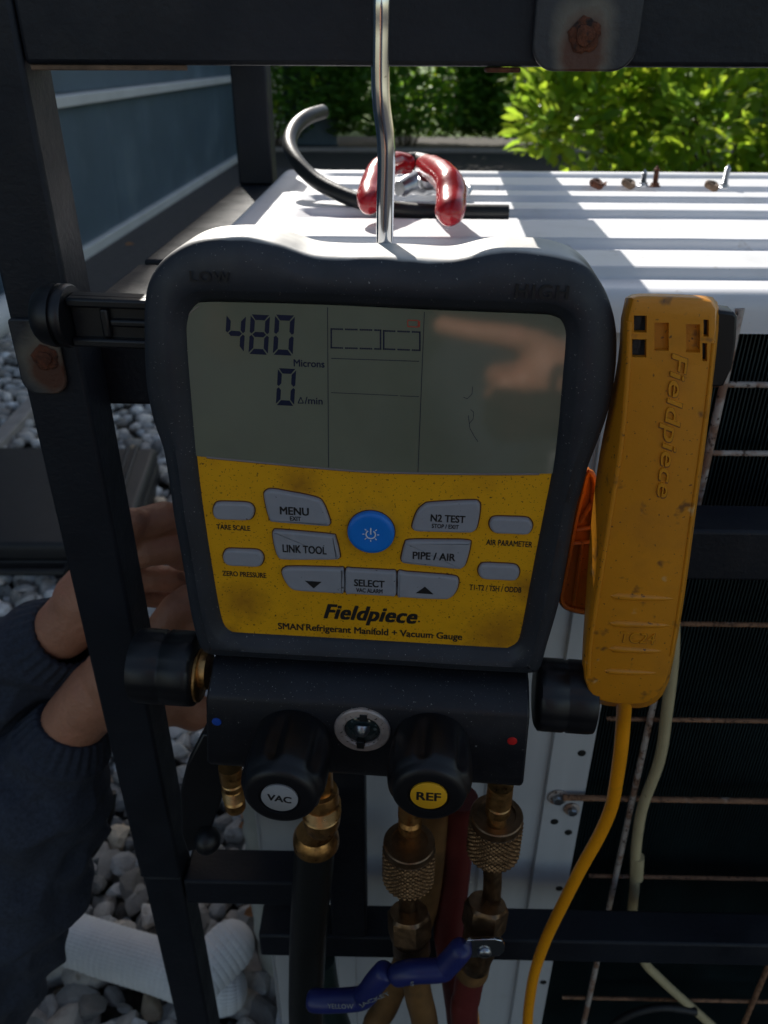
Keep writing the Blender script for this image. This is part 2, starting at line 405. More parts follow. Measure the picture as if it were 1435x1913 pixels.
# low wall on the left
WX = -1.85
hs = empty('house', 'tall blue grey house wall rising above the pale coping, left', 'house', (-2.4, 8, 0))
MB().box((-.6, -8.5, 0), (.42, 12, 5.0)).build('wall', M['wall_blue'], hs)
MB().box((-.7, -8.6, 5.001), (.52, 12.1, 5.23)).build('eaves', M['trim'], hs)  # unseen; height set so the house shadow ends beside the unit
for k in range(14):
    MB().box((.4205, -8.4, .86+k*.18), (.432, 11.9, 1.035+k*.18)).build('siding_board', M['wall_blue'], hs, bevel=.003)
wl = empty('low_wall', 'long low blue grey panelled wall with pale coping, left of the cage', 'wall', (WX-.06, 8, 0))
def wbox(nm, a, b, m, bev=.004): return MB().box([a[i]-(WX-.06, 8, 0)[i] for i in range(3)], [b[i]-(WX-.06, 8, 0)[i] for i in range(3)]).build(nm, m, wl, bevel=bev)
for k in range(6):
    wbox('panel', (WX-.09, 1.9+k*1.85, .065), (WX-.03, 1.9+k*1.85+1.845, .80), M['wall_blue'])
wbox('coping', (WX-.12, 1.85, .801), (WX+.015, 13.2, .855), M['trim'])
wbox('base_trim', (WX-.11, 1.88, 0.0), (WX+.012, 13.1, .064), M['trim'])
wr = MB().box((-1.55, 11.8, 0), (-.85, 11.95, 1.9)).build('garden_wall', M['wall_blue'], bevel=.004)
tag(wr, 'dark blue grey wall end seen past the rear post', 'wall')
pp = MB().tube([(-1.70, 1.3, .075), (-1.70, 3.9, .075)], .07, 24).build('pale_pipe', M['trim'], smooth=40)
tag(pp, 'thick pale pipe lying along the foot of the low wall', 'pipe')
a = onZ(-40, 870, .05); b = onZ(75, 748, .05)
d = (b-a).normalized(); n = Vector((-d.y, d.x, 0))
cb = MB(); A = a-d*.3; B_ = b+d*.35
cb.loft([[A+n*.0, A+n*.05, A+n*.05-Vector((0, 0, .05)), A-Vector((0, 0, .05))], [B_+n*.0, B_+n*.05, B_+n*.05-Vector((0, 0, .05)), B_-Vector((0, 0, .05))]])
tag(cb.build('edging', M['curb'], bevel=.004), 'beige concrete edging strip crossing the gravel behind the black case', 'edging')
cb = MB().box((-1.6, 10.9, 0), (4.2, 10.98, .05)).build('kerb', M['curb'], bevel=.01); tag(cb, 'grey kerb at the foot of the dark hedge', 'kerb')

# black case on the gravel
def case():
    p = [onZ(x, y, .115) for x, y in ((-190, 832), (292, 836), (232, 1016), (-220, 1016))]
    c = sum(p, Vector())/4; c.z = 0
    e = empty('tool_case', 'closed black tool case lying flat on the gravel behind the left post', 'case', c)
    q = [v-c for v in p]
    def ins(k): m_ = sum(q, Vector())/4; return [m_+(v-m_)*k for v in q]
    def z(l, h): return [Vector((v.x, v.y, h)) for v in l]
    MB().loft([z(ins(.97), .008), z(ins(1), .016), z(ins(1), .070)]).build('case_body', M['case'], e, bevel=.004)
    MB().loft([z(ins(1.0), .073), z(ins(1.), .106), z(ins(.97), .115)]).build('lid', M['case'], e, bevel=.004)
    r0, r1 = q[1], q[2]
    for k in (.30, .42):
        a_ = r0+(q[0]-r0)*(k*.25); b_ = r1+(q[3]-r1)*(k*.25)
        MB().tube([Vector((a_.x, a_.y, .117)), Vector((b_.x, b_.y, .117))], .006, 8).build('lid_rib', M['case'], e, smooth=40)
    m0 = q[3]+(q[2]-q[3])*.45; m1 = q[3]+(q[2]-q[3])*.75
    MB().tube([Vector((m0.x, m0.y, .06)), Vector((m0.x, m0.y-.03, .06)), Vector((m1.x, m1.y-.03, .06)), Vector((m1.x, m1.y, .06))], .008, 8).build('handle', M['case'], e, smooth=40)
case()

# foliage
def leaf_geo(L=1., wd=.5, fold=.18, curl=.2):
    v = [(0, 0, 0)]; f = []
    st = [(.2, .36), (.45, .5), (.72, .38)]
    for t, ww in st:
        z = -curl*t*t; v += [(t*L, -ww*wd, z+fold*ww*wd), (t*L, 0, z), (t*L, ww*wd, z+fold*ww*wd)]
    v.append((L, 0, -curl))
    f += [(0, 1, 2), (0, 2, 3)]
    for i in (1, 4): f += [(i, i+3, i+4, i+1), (i+1, i+4, i+5, i+2)]
    f += [(7, 10, 8), (8, 10, 9)]
    return np.array(v), f
LV, LF = leaf_geo()
LF3 = []
for f in LF:
    LF3.append(f[:3])
    if len(f) == 4: LF3.append((f[0], f[2], f[3]))
LF3 = np.array(LF3)
def rotm(dirv, roll):
    x = Vector(dirv).normalized(); up = Vector((0, 0, 1)) if abs(x.z) < .95 else Vector((1, 0, 0))
    y = up.cross(x).normalized(); z = x.cross(y); m = Matrix((x, y, z)).transposed()
    return m @ Matrix.Rotation(roll, 3, 'X')
def leaves(name, spots, m, parent=None):
    """spots: (pos, dir, roll, size, tone rgb)"""
    n = len(spots); V = np.zeros((n, len(LV), 3)); T = np.ones((n, len(LV), 4))
    for i, (p, d_, ro, s, t) in enumerate(spots):
        V[i] = (LV*s) @ np.array(rotm(d_, ro)).T + np.array(p); T[i, :, :3] = t
    F = (LF3[None]+(np.arange(n)*len(LV))[:, None, None]).reshape(-1, 3)
    me = bpy.data.meshes.new(name); me.vertices.add(n*len(LV)); me.vertices.foreach_set('co', V.ravel())
    me.loops.add(F.size); me.loops.foreach_set('vertex_index', F.ravel().astype(np.int32))
    me.polygons.add(len(F)); me.polygons.foreach_set('loop_start', np.arange(0, F.size, 3, dtype=np.int32))
    me.update(); me.validate(); add_tone(me, T); me.materials.append(m)
    o = bpy.data.objects.new(name, me); link(o, parent); return o
def rnd_dir(up=.2):
    v = RNG.normal(size=3); v[2] = abs(v[2])*.6+up-.2; return v/np.linalg.norm(v)
# dark hedge: five shrubs side by side
for k in range(6):
    cx = -1.75+k*1.85; cy = 11.9+RNG.uniform(-.1, .1)
    lab = ['dark green shrub at the left end of the shaded hedge', 'dark green hedge shrub behind the red pliers', 'dark green hedge shrub seen just right of the chrome hook',
           'dark green hedge shrub below the rusty plate', 'dark hedge shrub behind the sunlit bush', 'dark hedge shrub at the far right behind the sunlit bush'][k]
    e = empty('hedge_shrub', lab, 'shrub', (cx, cy, 0), group='shrubs of the shaded hedge')
    sp = []
    for i in range(15000):
        q = RNG.uniform(0, 6.28); rr = math.sqrt(RNG.uniform(.25, 1)); z = RNG.uniform(.10, 2.1)
        low = min(1, max(.2, (z-.02)/.25))
        if RNG.random() > low*.9+.05: continue
        x = math.cos(q)*rr*1.22*(.8+.2*low); y = math.sin(q)*rr*.75*low
        n_ = noise.noise(Vector((x*2.2+k*3, y*2.2, z*2.2)))
        if n_ < -.42: continue
        b = RNG.uniform(.6, 1.3); yel = 2.6 if RNG.random() < .05 else 1  # a few leaves brightened yellow to stand for sun leaking through
        sp.append(((x, y, z), rnd_dir(), RNG.uniform(-1, 1), RNG.uniform(.08, .14), (b*yel, b*(1+.4*(yel-1)), b)))
    o = leaves('foliage', sp, M['leaf_dark'], e); o['kind'] = 'stuff'
    for j in range(5):
        a0 = RNG.uniform(-.3, .3); b0 = RNG.uniform(-.2, .2)
        pts = catmull([(a0*.4, b0*.4, 0), (a0*.9, b0, .35), (a0*1.5, b0*1.2, .8), (a0*2, b0*1.5, 1.4)], 4)
        MB().tube(pts, [.018-.013*t/(len(pts)-1) for t in range(len(pts))], 7).build('stem', M['bark'], e, smooth=60)
# sunlit bush, right
e = empty('sunlit_bush', 'bright green sunlit bush with glossy oval leaves beyond the unit top, right', 'bush', (2.05, 5.2, 0))
leafmesh = []
for k, t in enumerate(((1, 1, 1), (1.25, 1.15, .8), (.75, .85, 1.1))):
    o_ = leaves('leaf', [((0, 0, 0), (1, 0, 0), 0, 1, t)], M['leaf_bright'], e); leafmesh.append(o_.data); bpy.data.objects.remove(o_)
sp = []; cen = []
for j in range(120):
    q = RNG.uniform(0, 6.28); z = RNG.uniform(.25, 1.75); rad = math.sqrt(RNG.uniform(.1, 1))
    cen.append((math.cos(q)*rad*1.35*(.75+.3*min(1, z)), math.sin(q)*rad*.8, z, RNG.uniform(.13, .25)))
for (cx, cy, cz, cr) in cen:
    for i in range(110):
        p = np.clip(RNG.normal(0, cr*.62, 3), -cr*.95, cr*.95)+np.array([cx, cy, cz]); 
        if p[0] < -1.40: continue
        b = RNG.uniform(.55, 1.35); yv = RNG.uniform(.85, 1.25)
        dd = p-np.array([cx, cy, cz]); dd = dd/np.linalg.norm(dd)+rnd_dir()*.9+np.array([0, 0, .3])
        sp.append((tuple(p), dd, RNG.uniform(-1, 1), RNG.uniform(.065, .125), (b*yv, b, b*.8)))
front = sorted(range(len(sp)), key=lambda i: sp[i][0][1])
near = []
for i in front:
    wp = Vector(sp[i][0])+Vector(e.location); v = CM.transposed() @ (wp-CO); X = 717+FPX*v.x/-v.z; Y = 956-FPX*v.y/-v.z
    if 900 < X < 1450 and 115 < Y < 320: near.append(i)
    if len(near) >= 270: break
ns = set(near)
o = leaves('foliage', [sp[i] for i in range(len(sp)) if i not in ns], M['leaf_bright'], e); o['kind'] = 'stuff'
for c, i in enumerate(near):
    p, dd, ro, s, t = sp[i]
    l = bpy.data.objects.new('leaf', leafmesh[c % 3]); link(l, e)
    l.matrix_local = Matrix.Translation(p) @ rotm(dd, ro).to_4x4() @ Matrix.Scale(s, 4)
for (cx, cy, cz, cr) in cen[:26]:
    pts = catmull([(cx*.15, cy*.15, 0), (cx*.4, cy*.4, cz*.5), (cx, cy, cz)], 4)
    MB().tube(pts, [.012-.009*t/(len(pts)-1) for t in range(len(pts))], 6).build('stem', M['bark'], e, smooth=60)

# ------------------------------------------------------------------ outdoor unit
UZ = CH-.110                                 # top sheet height
UY0, UY1 = .458, .965
UXL = onY(405, 440, 0.58).x-.004; UXR = .95
unit = empty('outdoor_unit', 'white outdoor air conditioning unit with ribbed top and dark coil behind the cage', 'outdoor unit', (.3, .7, 0))
UO = Vector((.3, .7, 0))
def rib(y):
    r = 0
    for (c, hw) in ((.873, .030), (.792, .017), (.721, .020), (.617, .038), (.518, .026)):
        d_ = abs(y-c)-hw; r = max(r, min(1, max(0, .5-d_/.0045)))
    return r
nx, ny = 150, 260
xs = [UXL+(UXR-UXL)*(i/(nx-1))**1.6 for i in range(nx)]; ys = [UY0+(UY1-UY0)*j/(ny-1) for j in range(ny)]
ys = sorted(set([round(y, 6) for y in ys] + [UY0+.001*k for k in range(1, 16)]))
ny = len(ys)
v = []
for y in ys:
    for x in xs:
        z = 0
        for dd in (x-UXL, y-UY0, UY1-y, UXR-x):
            rr = .011
            if dd < rr: z -= rr-math.sqrt(max(0, rr*rr-(rr-dd)**2))
        mb_ = min(1, max(0, (UY1-.026-y)/.008))
        wv = .006*noise.noise(Vector((y*9, 0, 0)))
        m_ = min(1, max(0, (x-(UXL+.046+wv+.012*rib(y)))/.016)); m_ = m_*m_*(3-2*m_)*mb_
        z += -.0062*m_*(1-rib(y))
        z += .0009*math.exp(-((x-(UXL+.036+wv))/.006)**2)
        z += .0002*noise.noise(Vector((x*25, y*25, 0)))
        v.append((x-UO.x, y-UO.y, UZ+z))
f = [(j*nx+i, j*nx+i+1, (j+1)*nx+i+1, (j+1)*nx+i) for j in range(ny-1) for i in range(nx-1)]
# skirt
k = len(v); edge = [i for i in range(nx)] + [j*nx+nx-1 for j in range(1, ny)] + [(ny-1)*nx+i for i in range(nx-2, -1, -1)] + [j*nx for j in range(ny-2, 0, -1)]
v += [(v[i][0], v[i][1], UZ-.030) for i in edge]; n_ = len(edge)
f += [(edge[i], edge[(i+1) % n_], k+(i+1) % n_, k+i) for i in range(n_)]
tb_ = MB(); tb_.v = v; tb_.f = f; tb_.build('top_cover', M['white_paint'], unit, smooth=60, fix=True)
PY = .482
def ub(nm, a, b, m, bev=.0015): return MB().box([a[i]-UO[i] for i in range(3)], [b[i]-UO[i] for i in range(3)]).build(nm, m, unit, bevel=bev)
PX = onY(1113, 1360, PY-.01).x               # right edge of the front panel
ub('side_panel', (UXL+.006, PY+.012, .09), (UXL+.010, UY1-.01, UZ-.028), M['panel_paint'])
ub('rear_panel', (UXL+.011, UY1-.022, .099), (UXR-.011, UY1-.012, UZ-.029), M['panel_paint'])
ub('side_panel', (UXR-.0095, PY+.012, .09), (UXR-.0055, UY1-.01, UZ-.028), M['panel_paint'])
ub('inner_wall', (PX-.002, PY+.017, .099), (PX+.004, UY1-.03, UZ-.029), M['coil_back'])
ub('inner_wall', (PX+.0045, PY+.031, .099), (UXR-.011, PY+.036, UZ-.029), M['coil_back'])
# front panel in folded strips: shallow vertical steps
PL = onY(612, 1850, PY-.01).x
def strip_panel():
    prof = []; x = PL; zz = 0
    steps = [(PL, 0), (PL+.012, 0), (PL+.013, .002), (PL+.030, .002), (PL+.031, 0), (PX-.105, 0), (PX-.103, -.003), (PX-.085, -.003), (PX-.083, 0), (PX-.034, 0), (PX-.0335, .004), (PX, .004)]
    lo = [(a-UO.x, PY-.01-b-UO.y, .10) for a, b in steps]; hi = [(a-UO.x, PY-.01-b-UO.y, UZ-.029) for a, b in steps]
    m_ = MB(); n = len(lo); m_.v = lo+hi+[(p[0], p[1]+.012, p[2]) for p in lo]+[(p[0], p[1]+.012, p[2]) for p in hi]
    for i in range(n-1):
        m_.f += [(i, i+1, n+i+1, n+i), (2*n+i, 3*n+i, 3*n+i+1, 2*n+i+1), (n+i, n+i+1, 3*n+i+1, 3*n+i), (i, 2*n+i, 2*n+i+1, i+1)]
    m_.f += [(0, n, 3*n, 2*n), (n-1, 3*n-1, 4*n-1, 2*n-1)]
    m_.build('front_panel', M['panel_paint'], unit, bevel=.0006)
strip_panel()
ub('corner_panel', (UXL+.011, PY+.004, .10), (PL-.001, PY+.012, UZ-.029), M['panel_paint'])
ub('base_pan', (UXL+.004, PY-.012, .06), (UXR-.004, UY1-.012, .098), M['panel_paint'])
for fx in (.0, .7):
    ub('foot', (fx, PY-.02, 0), (fx+.06, UY1-.02, .059), M['panel_paint'])
# coil: back slab and separate fins joined as one mass of uncountable plates
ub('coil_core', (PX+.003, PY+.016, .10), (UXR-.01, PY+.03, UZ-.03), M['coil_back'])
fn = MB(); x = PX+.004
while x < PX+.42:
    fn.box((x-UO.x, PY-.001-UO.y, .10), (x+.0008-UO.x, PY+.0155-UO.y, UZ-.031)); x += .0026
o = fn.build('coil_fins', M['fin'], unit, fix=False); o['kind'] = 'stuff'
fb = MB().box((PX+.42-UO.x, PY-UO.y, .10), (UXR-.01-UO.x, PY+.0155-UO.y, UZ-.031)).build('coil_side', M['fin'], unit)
for (hx, hy) in ((1087, 1407), (1036, 1535), (1062, 1555), (1045, 1660), (1015, 1835)):
    c = onY(hx, hy, PY-.0142)-UO
    MB().lathe([(.0034, -.0012), (.0034, .0003), (.0028, .0005), (.0006, .0005)], c, (0, -1, 0), 16).build('screw_hole', M['ink'], unit, smooth=40)
for (hx, hy, r) in ((1042, 1488, .0085), (1068, 1510, .007)):
    c = onY(hx, hy, PY-.0142)-UO
    b_ = MB().lathe([(r, 0), (r, .0015), (r*.9, .002), (r*.6, .002)], c, (0, -1, 0), 28).build('washer', M['wire'], unit, smooth=40)
    MB().lathe([(r*.62, .0018), (r*.62, .005), (r*.5, .0062), (r*.12, .0064)], c, (0, -1, 0), 6).build('bolt_head', M['screw'], b_)
# wire guard
GY = .462
gx0 = onY(1350, 745, GY).x
for k, (yy, xa) in enumerate(((718, 1340), (846, 1322), (962, 1290), (1165, 1262), (1343, 1178), (1490, 1052), (1636, 1100), (1863, 1050))):
    a = onY(xa, yy, GY); p0 = Vector((max(a.x, 0), GY, a.z)); 
    if k < 5: p0.x = PX+.004
    pts = [p0-UO, Vector((.52, GY, a.z))-UO]
    if k in (5, 7): pass
    MB().tube([pts[0], (pts[0]+pts[1])/2, pts[1]], .00195 if k != 5 else .0026, 8).build('guard_wire', M['wire' if k in (0, 1) else 'wire_rusty'], unit, smooth=60)
for xx in (gx0,):
    p = onY(1350, 720, GY-.004); q = onY(1093, 1905, GY-.004)
    MB().tube([Vector((p.x, GY-.004, UZ-.015))-UO, Vector((p.x*.5+q.x*.5, GY-.004, .5))-UO, Vector((q.x, GY-.004, .12))-UO], .0026, 10).build('guard_wire', M['wire'], unit, smooth=60)
for dx in (.17, .34):
    MB().tube([Vector((gx0+dx, GY-.004, UZ-.03))-UO, Vector((gx0+dx, GY-.004, .12))-UO], .0026, 8).build('guard_wire', M['wire_rusty'], unit, smooth=60)

cb = empty('beige_cable', 'beige cable hanging down the coil guard behind the yellow probe', 'cable', onY(1240, 1300, .452))
co = Vector(cb.location)
pts = catmull([onY(1258, 1100, .452), onY(1258, 1220, .452), onY(1246, 1330, .452), onY(1232, 1420, .452), onY(1200, 1510, .452), onY(1188, 1590, .453), onY(1186, 1650, .455), onY(1182, 1720, .455), onY(1200, 1790, .455), onY(1235, 1830, .455), onY(1290, 1880, .455), onY(1340, 1925, .455)], 8)
MB().tube([p-co for p in pts], .0044, 14).build('sheath', M['cable_beige'], cb, smooth=60)
t_ = [onY(1192, 1600, .453)-co, onY(1190, 1640, .454)-co]
MB().tube(t_, .0054, 12).build('tape_band', M['cable_beige'], cb, smooth=60)
pts = catmull([onY(1130, 1930, .45), onY(1160, 1905, .45), onY(1200, 1888, .45), onY(1245, 1882, .45), onY(1300, 1890, .45)], 6)
tag(MB().tube(pts, .004, 10).build('grey_cable', M['case'], smooth=60), 'short dark grey cable bending at the foot of the coil', 'cable')

# ------------------------------------------------------------------ cage
CY0, CY1 = .390, .422
X0 = onY(50, 737, CY0).x; X1 = onY(163, 737, CY0).x
cage = empty('steel_cage', 'black painted square tube cage standing over the unit', 'cage', (X0, CY0, 0)); KO = Vector((X0, CY0, 0))
def cbx(nm, a, b, m=None, bev=.0022): return MB().box([a[i]-KO[i] for i in range(3)], [b[i]-KO[i] for i in range(3)]).build(nm, m or M['steel_black'], cage, bevel=bev)
TB = onY(717, 124, CY0).z
TB1 = TB+.036
cbx('post', (X0, CY0, onY(255, 1641, CY0).z), (X1, CY1, TB+.036))
cbx('post', (X0+.0012, CY0+.0014, 0), (X1-.0012, CY1-.0014, onY(255, 1641, CY0).z-.0005))
cbx('top_bar', (X1+.0003, CY0+.001, TB), (.62, CY1-.001, TB1))
MB().tube([Vector((X1+.002, CY0+.004, TB-.0008))-KO, Vector((X1+.07, CY0+.004, TB-.0006))-KO], .0014, 6).build('weld', M['rust_edge'], cage, smooth=60)
BX0 = onY(447, 345, .97).x; BX1 = onY(510, 345, .97).x
RZ = onY(480, 346, .97).z
cbx('post', (BX0, .97, RZ+.0005), (BX1, 1.008, TB1-.001))
jy = .585
cbx('side_rail', (BX0-.0015, jy+.001, RZ-.04), (BX1+.002, 1.012, RZ))
cbx('side_rail', (BX0-.006, CY1+.0005, RZ-.046), (BX1+.012, jy, RZ-.003))
cbx('post', (BX0+.001, .972, 0), (BX1, 1.008, RZ-.0405))
cbx('top_bar', (X0+.0007, CY1+.0005, TB+.001), (X1-.0005, .9695, TB1-.001))
# middle top bar, a little skewed, above the frame of the picture
m_ = MB(); bx = .062; 
def bar_skew(a, b, wd, z0, z1):
    a = Vector(a); b = Vector(b); d_ = (b-a).normalized(); s_ = Vector((d_.y, -d_.x, 0))*wd/2
    lo = [a-s_, a+s_, b+s_, b-s_]
    return MB().loft([[Vector((p.x, p.y, z0))-KO for p in lo], [Vector((p.x, p.y, z1))-KO for p in lo]])
bar_skew((.052, CY1+.001, 0), (.100, 1.35, 0), .044, TB+.001, TB1-.001).build('top_bar', M['steel_black'], cage, bevel=.002)
cbx('top_bar', (X0+.0007, 1.0085, TB+.001), (X1-.0005, 1.349, TB1-.001))
cbx('top_bar', (X0, 1.3505, TB), (.62, 1.382, TB1-.0005))
cbx('post', (.6205, CY0, 0), (.652, CY1, TB1)); cbx('post', (.6205, 1.3505, 0), (.652, 1.382, TB1))
# middle cross bars
AZ0 = onY(1300, 1085, CY0).z; AZ1 = onY(1300, 992, CY0).z
MX0 = onY(610, 1600, CY0).x; MX1 = onY(683, 1600, CY0).x
cbx('cross_bar', (MX0, CY0, AZ0), (.62, CY1, AZ1))
BZ0 = onY(900, 1797, CY0).z; BZ1 = onY(900, 1759, CY0).z+.0
cbx('cross_bar', (MX0-.06, CY0+.001, BZ0), (.62, CY1-.001, BZ1))
cbx('mid_post', (MX0+.001, CY0+.0008, BZ1+.0003), (MX1, CY1-.0008, AZ0-.0003))
LZ0 = onY(430, 1692, CY0).z; LZ1 = onY(430, 1650, CY0).z
cbx('cross_bar', (X1+.0005, CY0+.0006, LZ0), (MX0+.0005, CY1-.0006, LZ1))
# rusted plate on the top bar
def plate(px0, px1, py0, py1, bolt, nm, rad=.010):
    Y = CY0-.0035
    a = onY(px0, py0, Y); b = onY(px1, py1, Y); c = onY(*bolt, Y)
    pr = []; x0, x1, z0, z1 = a.x, b.x, b.z, a.z
    for (cx, cz, q0) in ((x1-rad, z0+rad, -90), (x1-.002, z1-.002, 0), (x0+.002, z1-.002, 90), (x0+rad, z0+rad, 180)):
        rr = rad if cz < (z0+z1)/2 else .002
        for k in range(7):
            q = R(q0+15*k); pr.append((cx+rr*math.cos(q), cz+rr*math.sin(q)))
    m = M['plate'].copy(); m.name = 'plate stained'
    add_patch(m, (c.x-KO.x, Y-KO.y, c.z-.003), .019, (.15, .135, .105), .5, 70, .3, (1.2, .3, .85))
    add_patch(m, (c.x-KO.x, Y-KO.y, c.z-.006), .0115, (.075, .025, .012), .4, 120, .25, (1, .3, .7))
    o = MB().loft([[(p[0]-KO.x, CY0-.0002-KO.y, p[1]) for p in pr], [(p[0]-KO.x, Y-KO.y, p[1]) for p in pr]]).build(nm, m, cage, bevel=.0009)
    p3 = Vector((c.x, Y, c.z))-KO
    MB().lathe([(.0064, -.0001), (.0066, .0006), (.0060, .0012), (.0050, .0013)], p3, (0, -1, 0), 26, lambda q, h, r: .0005*math.sin(q*5)+.0003*math.sin(q*11)).build('bolt_head', M['rust'], o, smooth=50)
    MB().lathe([(.0040, .0010), (.0038, .0024), (.0014, .0030)], p3, (0, -1, 0), 14, lambda q, h, r: .0004*math.sin(q*3)).build('bolt_tip', M['rust'], o, smooth=60)
plate(1005, 1186, -30, 134, (1092, 66), 'gusset_plate')
plate(12, 128, 596, 737, (85, 668), 'gusset_plate', .008)
cbx('rust_scale', (onY(910, 128, CY0).x, CY0+.003, TB-.0022), (onY(975, 128, CY0).x, CY0+.016, TB-.0002), M['rust'], .0008)

# ------------------------------------------------------------------ gauge
G = Frame(onY(700, 880, .33), 3.6, .55)
gauge = empty('manifold_gauge', 'black and yellow digital manifold gauge reading 480, hung in front of the cage', 'gauge', mw=G.mw)
def g2(pts, n=0): return [G.uv(x, y, n) for x, y in pts]
outer_px = [(262,640),(262,575),(270,530),(292,495),(325,468),(362,452),(400,447),(450,446),(494,453),(529,463),(564,476),(598,481),(650,483),(700,483),(759,485),(822,489),(857,487),(895,477),(926,471),(961,471),(1000,472),(1031,475),(1066,484),(1094,498),(1120,524),(1140,560),(1154,610),(1157,660),(1152,720),(1140,780),(1120,835),(1103,880),(1092,920),(1079,965),(1062,1060),(1048,1135),(1022,1224),(1012,1262),(1000,1269),(960,1267),(860,1262),(700,1251),(560,1244),(420,1236),(385,1233),(372,1226),(362,1200),(350,1150),(335,1060),(320,980),(308,900),(298,845),(282,800),(270,750),(264,700)]
inner_px = [(344,640),(344,612),(350,590),(362,575),(380,569),(440,569),(610,574),(800,583),(1000,591),(1030,594),(1049,604),(1058,625),(1058,650),(1052,720),(1045,800),(1035,883),(1020,960),(1000,1060),(985,1140),(974,1195),(967,1212),(952,1221),(935,1222),(800,1214),(700,1208),(560,1200),(440,1193),(424,1189),(414,1178),(408,1160),(400,1120),(385,1030),(373,950),(362,860),(355,780),(348,700)]
C0 = G.uv(700, 860)
N = 360
OUT = polar(catmull([(*p, 0) for p in g2(outer_px)], 5, True), C0, N)
INN = polar(catmull([(*p, 0) for p in g2(inner_px)], 5, True), C0, N)
def blend(t): return [(a[0]+(b[0]-a[0])*t, a[1]+(b[1]-a[1])*t) for a, b in zip(OUT, INN)]
def sm(loop, k=2):
    n = len(loop)
    for _ in range(k): loop = [((loop[i-1][0]+loop[i][0]*2+loop[(i+1) % n][0])/4, (loop[i-1][1]+loop[i][1]*2+loop[(i+1) % n][1])/4) for i in range(n)]
    return loop
loops = []
D = -.036
O0 = sm(OUT)
loops.append(l3(inset(O0, C0, .006), D)); loops.append(l3(inset(O0, C0, .0015), D+.001)); loops.append(l3(O0, D+.005))
loops.append(l3(O0, -.0062)); loops.append(l3(inset(O0, C0, .0005), -.0044)); loops.append(l3(inset(O0, C0, .0018), -.0028)); loops.append(l3(inset(O0, C0, .0040), -.0014)); loops.append(l3(inset(O0, C0, .0075), -.0003))
I1 = inset(INN, C0, -.0062); 
loops.append(l3(blend(.5), .0007)); loops.append(l3(I1, 0)); loops.append(l3(inset(INN, C0, -.0050), -.0008)); loops.append(l3(inset(INN, C0, -.0022), -.0034)); loops.append(l3(INN, -.0052)); loops.append(l3(INN, -.0070))
MB().loft(loops, True, False).build('rubber_boot', M['rubber'], gauge, smooth=70)
# face: display on top, yellow plate below; both in the recess
div_px = [(340,847),(362,850),(494,863),(612,874),(700,880),(822,883),(940,884),(1060,883)]
def inner_at(n): return [tuple(p) for p in polar(catmull([(*p, 0) for p in g2(inner_px, n)], 5, True), G.uv(700, 860, n), N)]
FN = -.0058
inn = inset(inner_at(FN), C0, -.0012)
dv = [tuple(p[:2]) for p in catmull([(*G.uv(x, y, FN), 0) for x, y in div_px], 4)]
def div_y(x):
    for a, b in zip(dv, dv[1:]):
        if a[0] <= x <= b[0]: return a[1]+(b[1]-a[1])*(x-a[0])/(b[0]-a[0])
    return dv[0][1] if x < dv[0][0] else dv[-1][1]
def clip(loop, upper):
    keep = [p for p in loop if (p[1] > div_y(p[0])) == upper]
    # order starting after the gap
    idx = [i for i, p in enumerate(loop) if (p[1] > div_y(p[0])) == upper]
    for k in range(len(idx)):
        if idx[k]-idx[k-1] not in (1, 1-len(loop)) and (idx[k-1]+1) % len(loop) != idx[k]: idx = idx[k:]+idx[:k]; break
    pts = [loop[i] for i in idx]
    xs_ = sorted((pts[0][0], pts[-1][0])); mid = [(p[0], p[1]) for p in dv if xs_[0] < p[0] < xs_[1]]
    if pts[-1][0] > pts[0][0]: mid = mid[::-1]
    return pts+mid
def prism(loop, n0, n1, bev, name, m, parent, smooth=60, kind=None):
    A_ = sum(loop[i][0]*loop[(i+1) % len(loop)][1]-loop[(i+1) % len(loop)][0]*loop[i][1] for i in range(len(loop)))
    if A_ < 0: loop = loop[::-1]
    ls = [l3(loop, n0), l3(loop, n1-bev)]
    if bev: ls += [l3(inset(loop, None, bev*.35), n1-bev*.3), l3(inset(loop, None, bev*1.1), n1)]
    o = MB().loft(ls).build(name, m, parent, smooth=smooth, kind=kind)
    for p_ in o.data.polygons:
        if len(p_.vertices) > 4: p_.use_smooth = False
    return o
disp = prism(clip(inn, True), -.0085, -.0050, 0, 'display', M['lcd'], gauge)
for (x_, y_, r_) in ((455, 1125, .018), (610, 1215, .014), (930, 1190, .022), (860, 1230, .014), (693, 996, .021), (560, 905, .013), (985, 1100, .012), (430, 1185, .010)):
    q_ = G.uv(x_, y_, -.0054); add_patch(M['yellow_face'], (q_[0], q_[1], -.0054), r_, (.30, .12, .010) if r_ != .021 else (.42, .20, .010), 1.3, 260, .35)
facep = prism(clip(inn, False), -.0085, -.0054, 0, 'face_plate', M['yellow_face'], gauge)
eg = [tuple(p) for p in clip(inset(inner_at(-.005), C0, .0003), True)]
egm = MB().tube([(p[0], p[1]-.0001, -.0049) for p in dv if inn[0] and INN[int(N/2)][0]+.001 < p[0] < INN[0][0]-.004], .00055, 8).build('display_edge', M['lcd_edge'], gauge, smooth=60)
lft = catmull([G.p3(x, y, -.0052) for x, y in ((372,572),(354,586),(346,606),(346,640),(350,700),(357,780),(363,852))], 5)
MB().tube(lft, .0004, 6).build('display_edge', M['lcd_edge'], gauge, smooth=60)

